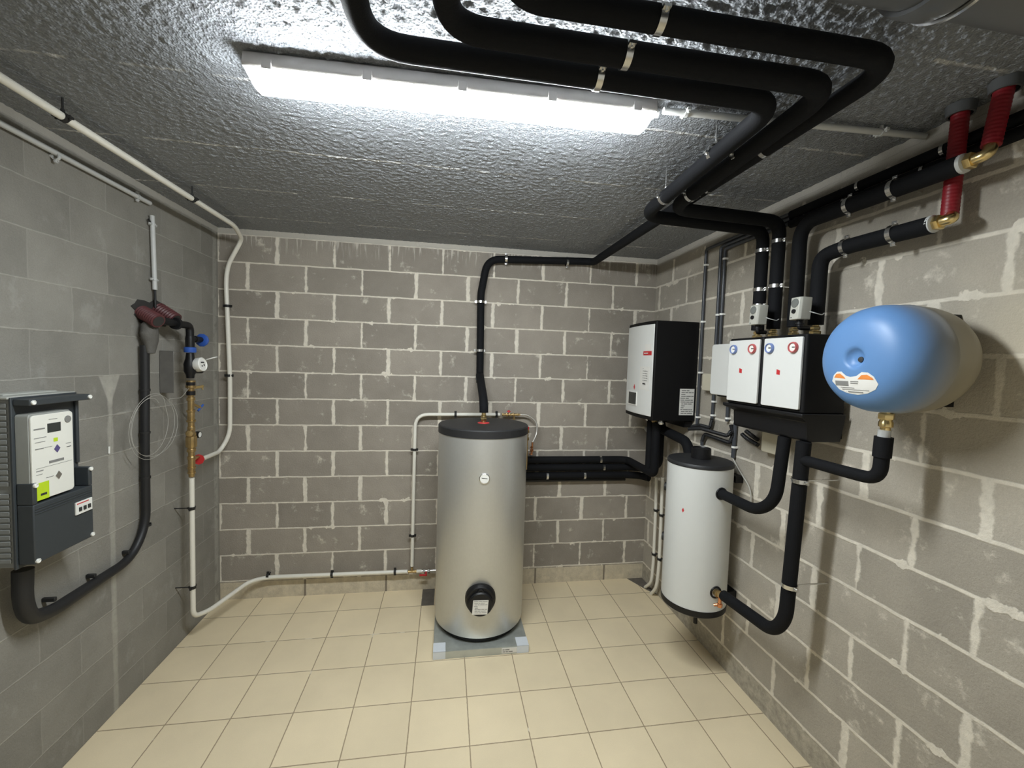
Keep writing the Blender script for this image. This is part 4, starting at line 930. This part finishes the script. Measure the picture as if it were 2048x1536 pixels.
# ---------------------------------------------------------------- left wall: water inlet
t = thing('wall_sleeves', 'two dark red corrugated sheaths sticking out of the left wall hole', 'pipe', (.06, -.72, 2.0))
b = bm_new(); n = 22; A = []; B = []
rn = random.Random(5)
for i in range(n):
    a = 2 * PI * i / n; rr = 1 + rn.uniform(-.18, .18); A.append(b.verts.new((.0006, -.70 + .15 * rr * math.cos(a), 2.085 + .075 * rr * math.sin(a)))); B.append(b.verts.new((.004, -.70 + .145 * rr * math.cos(a), 2.085 + .07 * rr * math.sin(a))))
bridge(b, A, B); b.faces.new(A); b.faces.new(B); finish('hole_rim', b, 'darkhole', t)
def corr2(label_name, p0, p1, r):
    b = bm_new(); p0, p1 = V(p0), V(p1); k = int((p1 - p0).length / .0035); _corr(b, [p0.lerp(p1, j / k) for j in range(k + 1)], r, .0022, 24)
    s = finish(label_name, b, 'maroon', t)
    b = bm_new(); d = (p1 - p0).normalized(); lathe(b, p1 + d * .0005, d, [(0, r * .8), (.001, r * .8)], 24); finish('sheath_mouth', b, 'darkhole', s)
corr2('sheath', (.004, -.66, 2.115), (.10, -.665, 2.055), .042)
corr2('sheath', (.012, -.80, 2.085), (.115, -.835, 2.035), .036)
b = bm_new(); lathe(b, (.04, -.80, 2.02), (.1, 0, -1), [(-.02, .02), (.0, .045), (.05, .055), (.09, .045), (.13, .03), (.16, .024)], 20); o = finish('putty', b, 'putty', t)
for v in o.data.vertices:
    v.co.x *= .7; v.co.x += math.sin(v.co.z * 90) * .004; v.co.y += math.sin(v.co.z * 61 + v.co.x * 50) * .006
t = thing('water_inlet', 'black and brass water inlet with meter and pressure gauge on the left wall', 'meter', (.1, -.525, 1.1))
X0, Y0 = .115, -.555
def LZq(z): return z
b = bm_new(); tube(b, [(.085, -.80, 2.0479), (X0, -.66, 2.035), (X0, Y0, 2.035), (X0, Y0, 1.925)], .021, .035, 18)
lathe(b, (.112, -.695, 2.036), (.05, 1, 0), [(0, .033), (.018, .035), (.022, .024)], 20)
finish('inlet_elbow', b, 'blackplastic', t)
b = bm_new(); lathe(b, (X0, Y0, 1.925), (0, 0, 1), [(-.09 + .06, .024), (.03, .024), (.045, .022)], 20); cyl(b, (X0, Y0, 1.955), (X0 + .0, Y0 + .112, 1.955), .017, 16); lathe(b, (X0, Y0 + .045, 1.955), (0, 1, 0), [(0, .021), (.018, .021)], 16); finish('stopcock', b, 'blackplastic', t)
b = bm_new(); lathe(b, (X0, Y0 + .115, 1.952), (.15, 1, 0), [(0, .008), (.0, .034), (.006, .042), (.018, .040), (.026, .030), (.026, .001)], 10); h = finish('handle', b, 'blueplastic', t); h['label'] = 'blue hand wheel'
b = bm_new(); lathe(b, (X0, Y0, 1.872), up, [(0, .030), (.004, .032), (.03, .032), (.033, .024)], 24); h = finish('union_ring', b, 'blueplastic', t); h['label'] = 'blue union ring'
b = bm_new(); lathe(b, (X0, Y0, 1.715), up, [(0, .02), (.02, .022), (.04, .032), (.085, .034), (.12, .024), (.155, .020)], 24); md = V((.62, -.05 + .0, .10)); md = V((.45, .62, .05)).normalized()
lathe(b, V((X0, Y0, 1.785)), V((.30, .75, .0)), [(0, .040), (.065, .042), (.07, .038)], 28); finish('meter_body', b, 'blackplastic', t)
mdir = V((.42, .55, .0)).normalized(); mdir = V((.35, .75, 0)).normalized(); mc = V((X0, Y0, 1.785)) + mdir * .070
# dial faces the room and slightly the camera
fd = V((.80, -.05, .12)).normalized()
mc = V((0.1650, -0.5367, 1.7997)); b = bm_new(); lathe(b, mc - fd * .030, fd, [(0, .040), (.004, .043), (.040, .043), (.044, .038), (.040, .035), (.040, .001)], 32); wm = finish('dial', b, 'white', t); wm['label'] = 'white dial housing of the water meter'
b = bm_new(); lathe(b, mc - fd * .055, fd, [(0, .03), (.024, .04)], 24); finish('dial_neck', b, 'blackplastic', t)
uu = fd.cross(V((0, 0, 1))).normalized(); ww = uu.cross(fd)
b = bm_new()
for a, q, s1, s2 in ((0, .012, .016, .004), (.008, -.010, .005, .004), (-.012, -.004, .004, .007)):
    cc0 = mc + fd * .0105 + uu * a + ww * q
    vv = [b.verts.new(cc0 + uu * i * s1 + ww * j * s2) for i, j in ((-1, -1), (1, -1), (1, 1), (-1, 1))]; b.faces.new(vv)
gx = bmesh.ops.extrude_face_region(b, geom=b.faces[:]); bmesh.ops.translate(b, vec=fd * .001, verts=[q for q in gx['geom'] if isinstance(q, bmesh.types.BMVert)]); finish('counter', b, 'darkink', wm, smooth=False)
b = bm_new(); hp_ = mc + fd * .012 - uu * -.0 + V((0, .035, .022)); lathe(b, hp_ + V((.015, .03, .012)), V((-.35, -.1, 1)), [(0, .034), (.004, .034), (.006, .030)], 28); ld = finish('dial_lid', b, 'white', t)
# brass stack
st = [(1.70, .024, 'brass', .03), (1.655, .020, 'blackplastic', .04), (1.61, .017, 'brass', .04), (1.575, .024, 'blackplastic', .03), (1.545, .018, 'oldbrass', .03)]
b = bm_new(); prof2 = []
z = 1.700
segs = [(.022, .024), (.006, .018), (.018, .026), (.02, .018), (.030, .024), (.012, .016), (.02, .022), (.06, .017), (.015, .023), (.05, .019), (.012, .024), (.03, .017), (.04, .020), (.022, .025), (.07, .029), (.012, .020), (.02, .024), (.03, .017), (.02, .022), (.05, .019), (.012, .022), (.02, .018), (.012, .021), (.02, .016)]
L = 0
for h_, r_ in segs:
    prof2 += [(L, r_ * .94), (L + h_ * .12, r_), (L + h_ * .88, r_), (L + h_, r_ * .94)]; L += h_
zend = 1.0933
sc_ = (1.700 - zend) / L
lathe(b, (X0 - .008, Y0 + .018, 1.700), V((-.012, .022, -(1.700 - zend))).normalized(), [(a * sc_, r_ * 1.02) for a, r_ in prof2], 14); finish('brass_stack', b, 'oldbrass', t, angle=22)
b = bm_new(); lathe(b, (X0 - .006, Y0 + .014, 1.69), (0, 0, -1), [(0, .0235), (.02, .0235)], 20); lathe(b, (X0 - .006, Y0 + .014, 1.635), (0, 0, -1), [(0, .0235), (.025, .0235)], 20); finish('seal_ring', b, 'blackplastic', t)
def lever(z, d, mt, sz): pass
c = V((X0 - .006, Y0 + .016, 1.6533)); b = bm_new(); cyl(b, c, c + V((.02, .075, .004)), .009, 12); cyl(b, c + V((.018, .07, .004)), c + V((.018, .098, .004)), .006, 10); cyl(b, c + V((.018, .090, -.016)), c + V((.018, .090, .014)), .0045, 10); finish('tap', b, 'brass', t)
c = V((X0 - .008, Y0 + .02, 1.5600)); b = bm_new(); cyl(b, c, c + V((.02, .06, -.035)), .008, 12); finish('valve_stem', b, 'oldbrass', t)
b = bm_new(); e0 = c + V((.02, .062, -.036)); dd = V((.1, .7, .55)).normalized(); cyl(b, e0 - dd * .028, e0 + dd * .028, .006, 10); h = finish('handle', b, M['blueplastic'], t); h['label'] = 'dark blue lever'
c = V((X0 - .01, Y0 + .024, 1.3547)); b = bm_new(); cyl(b, c, c + V((.0, .035, .0)), .007, 10); finish('gauge_stem', b, 'oldbrass', t)
b = bm_new(); gd = V((.95, -.05, 0)).normalized(); gc_ = c + V((.012, .045, 0)); lathe(b, gc_ - gd * .012, gd, [(0, .018), (.003, .021), (.024, .021), (.026, .018), (.023, .0175), (.023, .001)], 24); gg_ = finish('pressure_gauge', b, 'blackplastic', t)
b = bm_new(); gd2 = V((.9, -.2, 0)).normalized(); lathe(b, gc_ + gd * .0112, gd, [(0, .017), (.0008, .017)], 20); finish('gauge_face', b, 'white', gg_)
b = bm_new(); c = V((X0 - .012, Y0 + .02, 1.3744)); lathe(b, c, V((.3, -1, 0)), [(-.01, .022), (.02, .024), (.035, .018), (.037, .001)], 16); finish('regulator', b, 'oldbrass', t)
c = V((0.1050, -0.5079, 1.2039)); b = bm_new(); cyl(b, c, c + V((.0, .05, .003)), .010, 12); finish('branch', b, 'oldbrass', t)
b = bm_new(); lathe(b, V((0.1050, -0.4597, 1.1892)), V((0, 1, 0)), [(0, .008), (0, .034), (.010, .032), (.012, .008)], 8); h = finish('handle', b, 'red', t); h['label'] = 'red hand wheel'
# clear plastic sheet bracket behind the meter
t = thing('mounting_bracket', 'dark folded bracket plate behind the water meter', 'bracket', (.03, -.62, 1.64))
b = bm_new(); box(b, (.001, -.645, 1.63), (.004, -.585, 1.875)); box(b, (.001, -.645, 1.875), (.078, -.59, 1.878)); box(b, (.001, -.645, 1.63), (.075, -.642, 1.875)); finish('plate', b, 'bracket', t, bevel=.001)
# coil of thin wire
b = bm_new(); pts = []
rn = random.Random(3)
cy, cz1 = -.80, 1.46
pts.append((.112, -.535, 1.675)); pts.append((.10, -.62, 1.60))
for i in range(58):
    a = .9 - i * 2 * PI / 19; rr = .165 + .014 * math.sin(i * .7) - (.03 if i > 38 else 0); 
    pts.append((.072 + .012 * math.sin(i * .33), cy - .02 * (i // 19) + rr * math.cos(a), cz1 + rr * 1.08 * math.sin(a)))
tube(b, pts, .0011, .02, 6)
tag(finish('wire_coil', b, 'wire'), 'loose coil of thin pale wire over the black cable', 'wire')
tag(pipe('wall_plug', 'small white peg stuck in the left wall', 'peg', [(0.0040, -1.0303, 1.3915), (0.0040, -1.0313, 1.3564)], .004, 'white'), 'small white peg stuck in the left wall', 'peg')
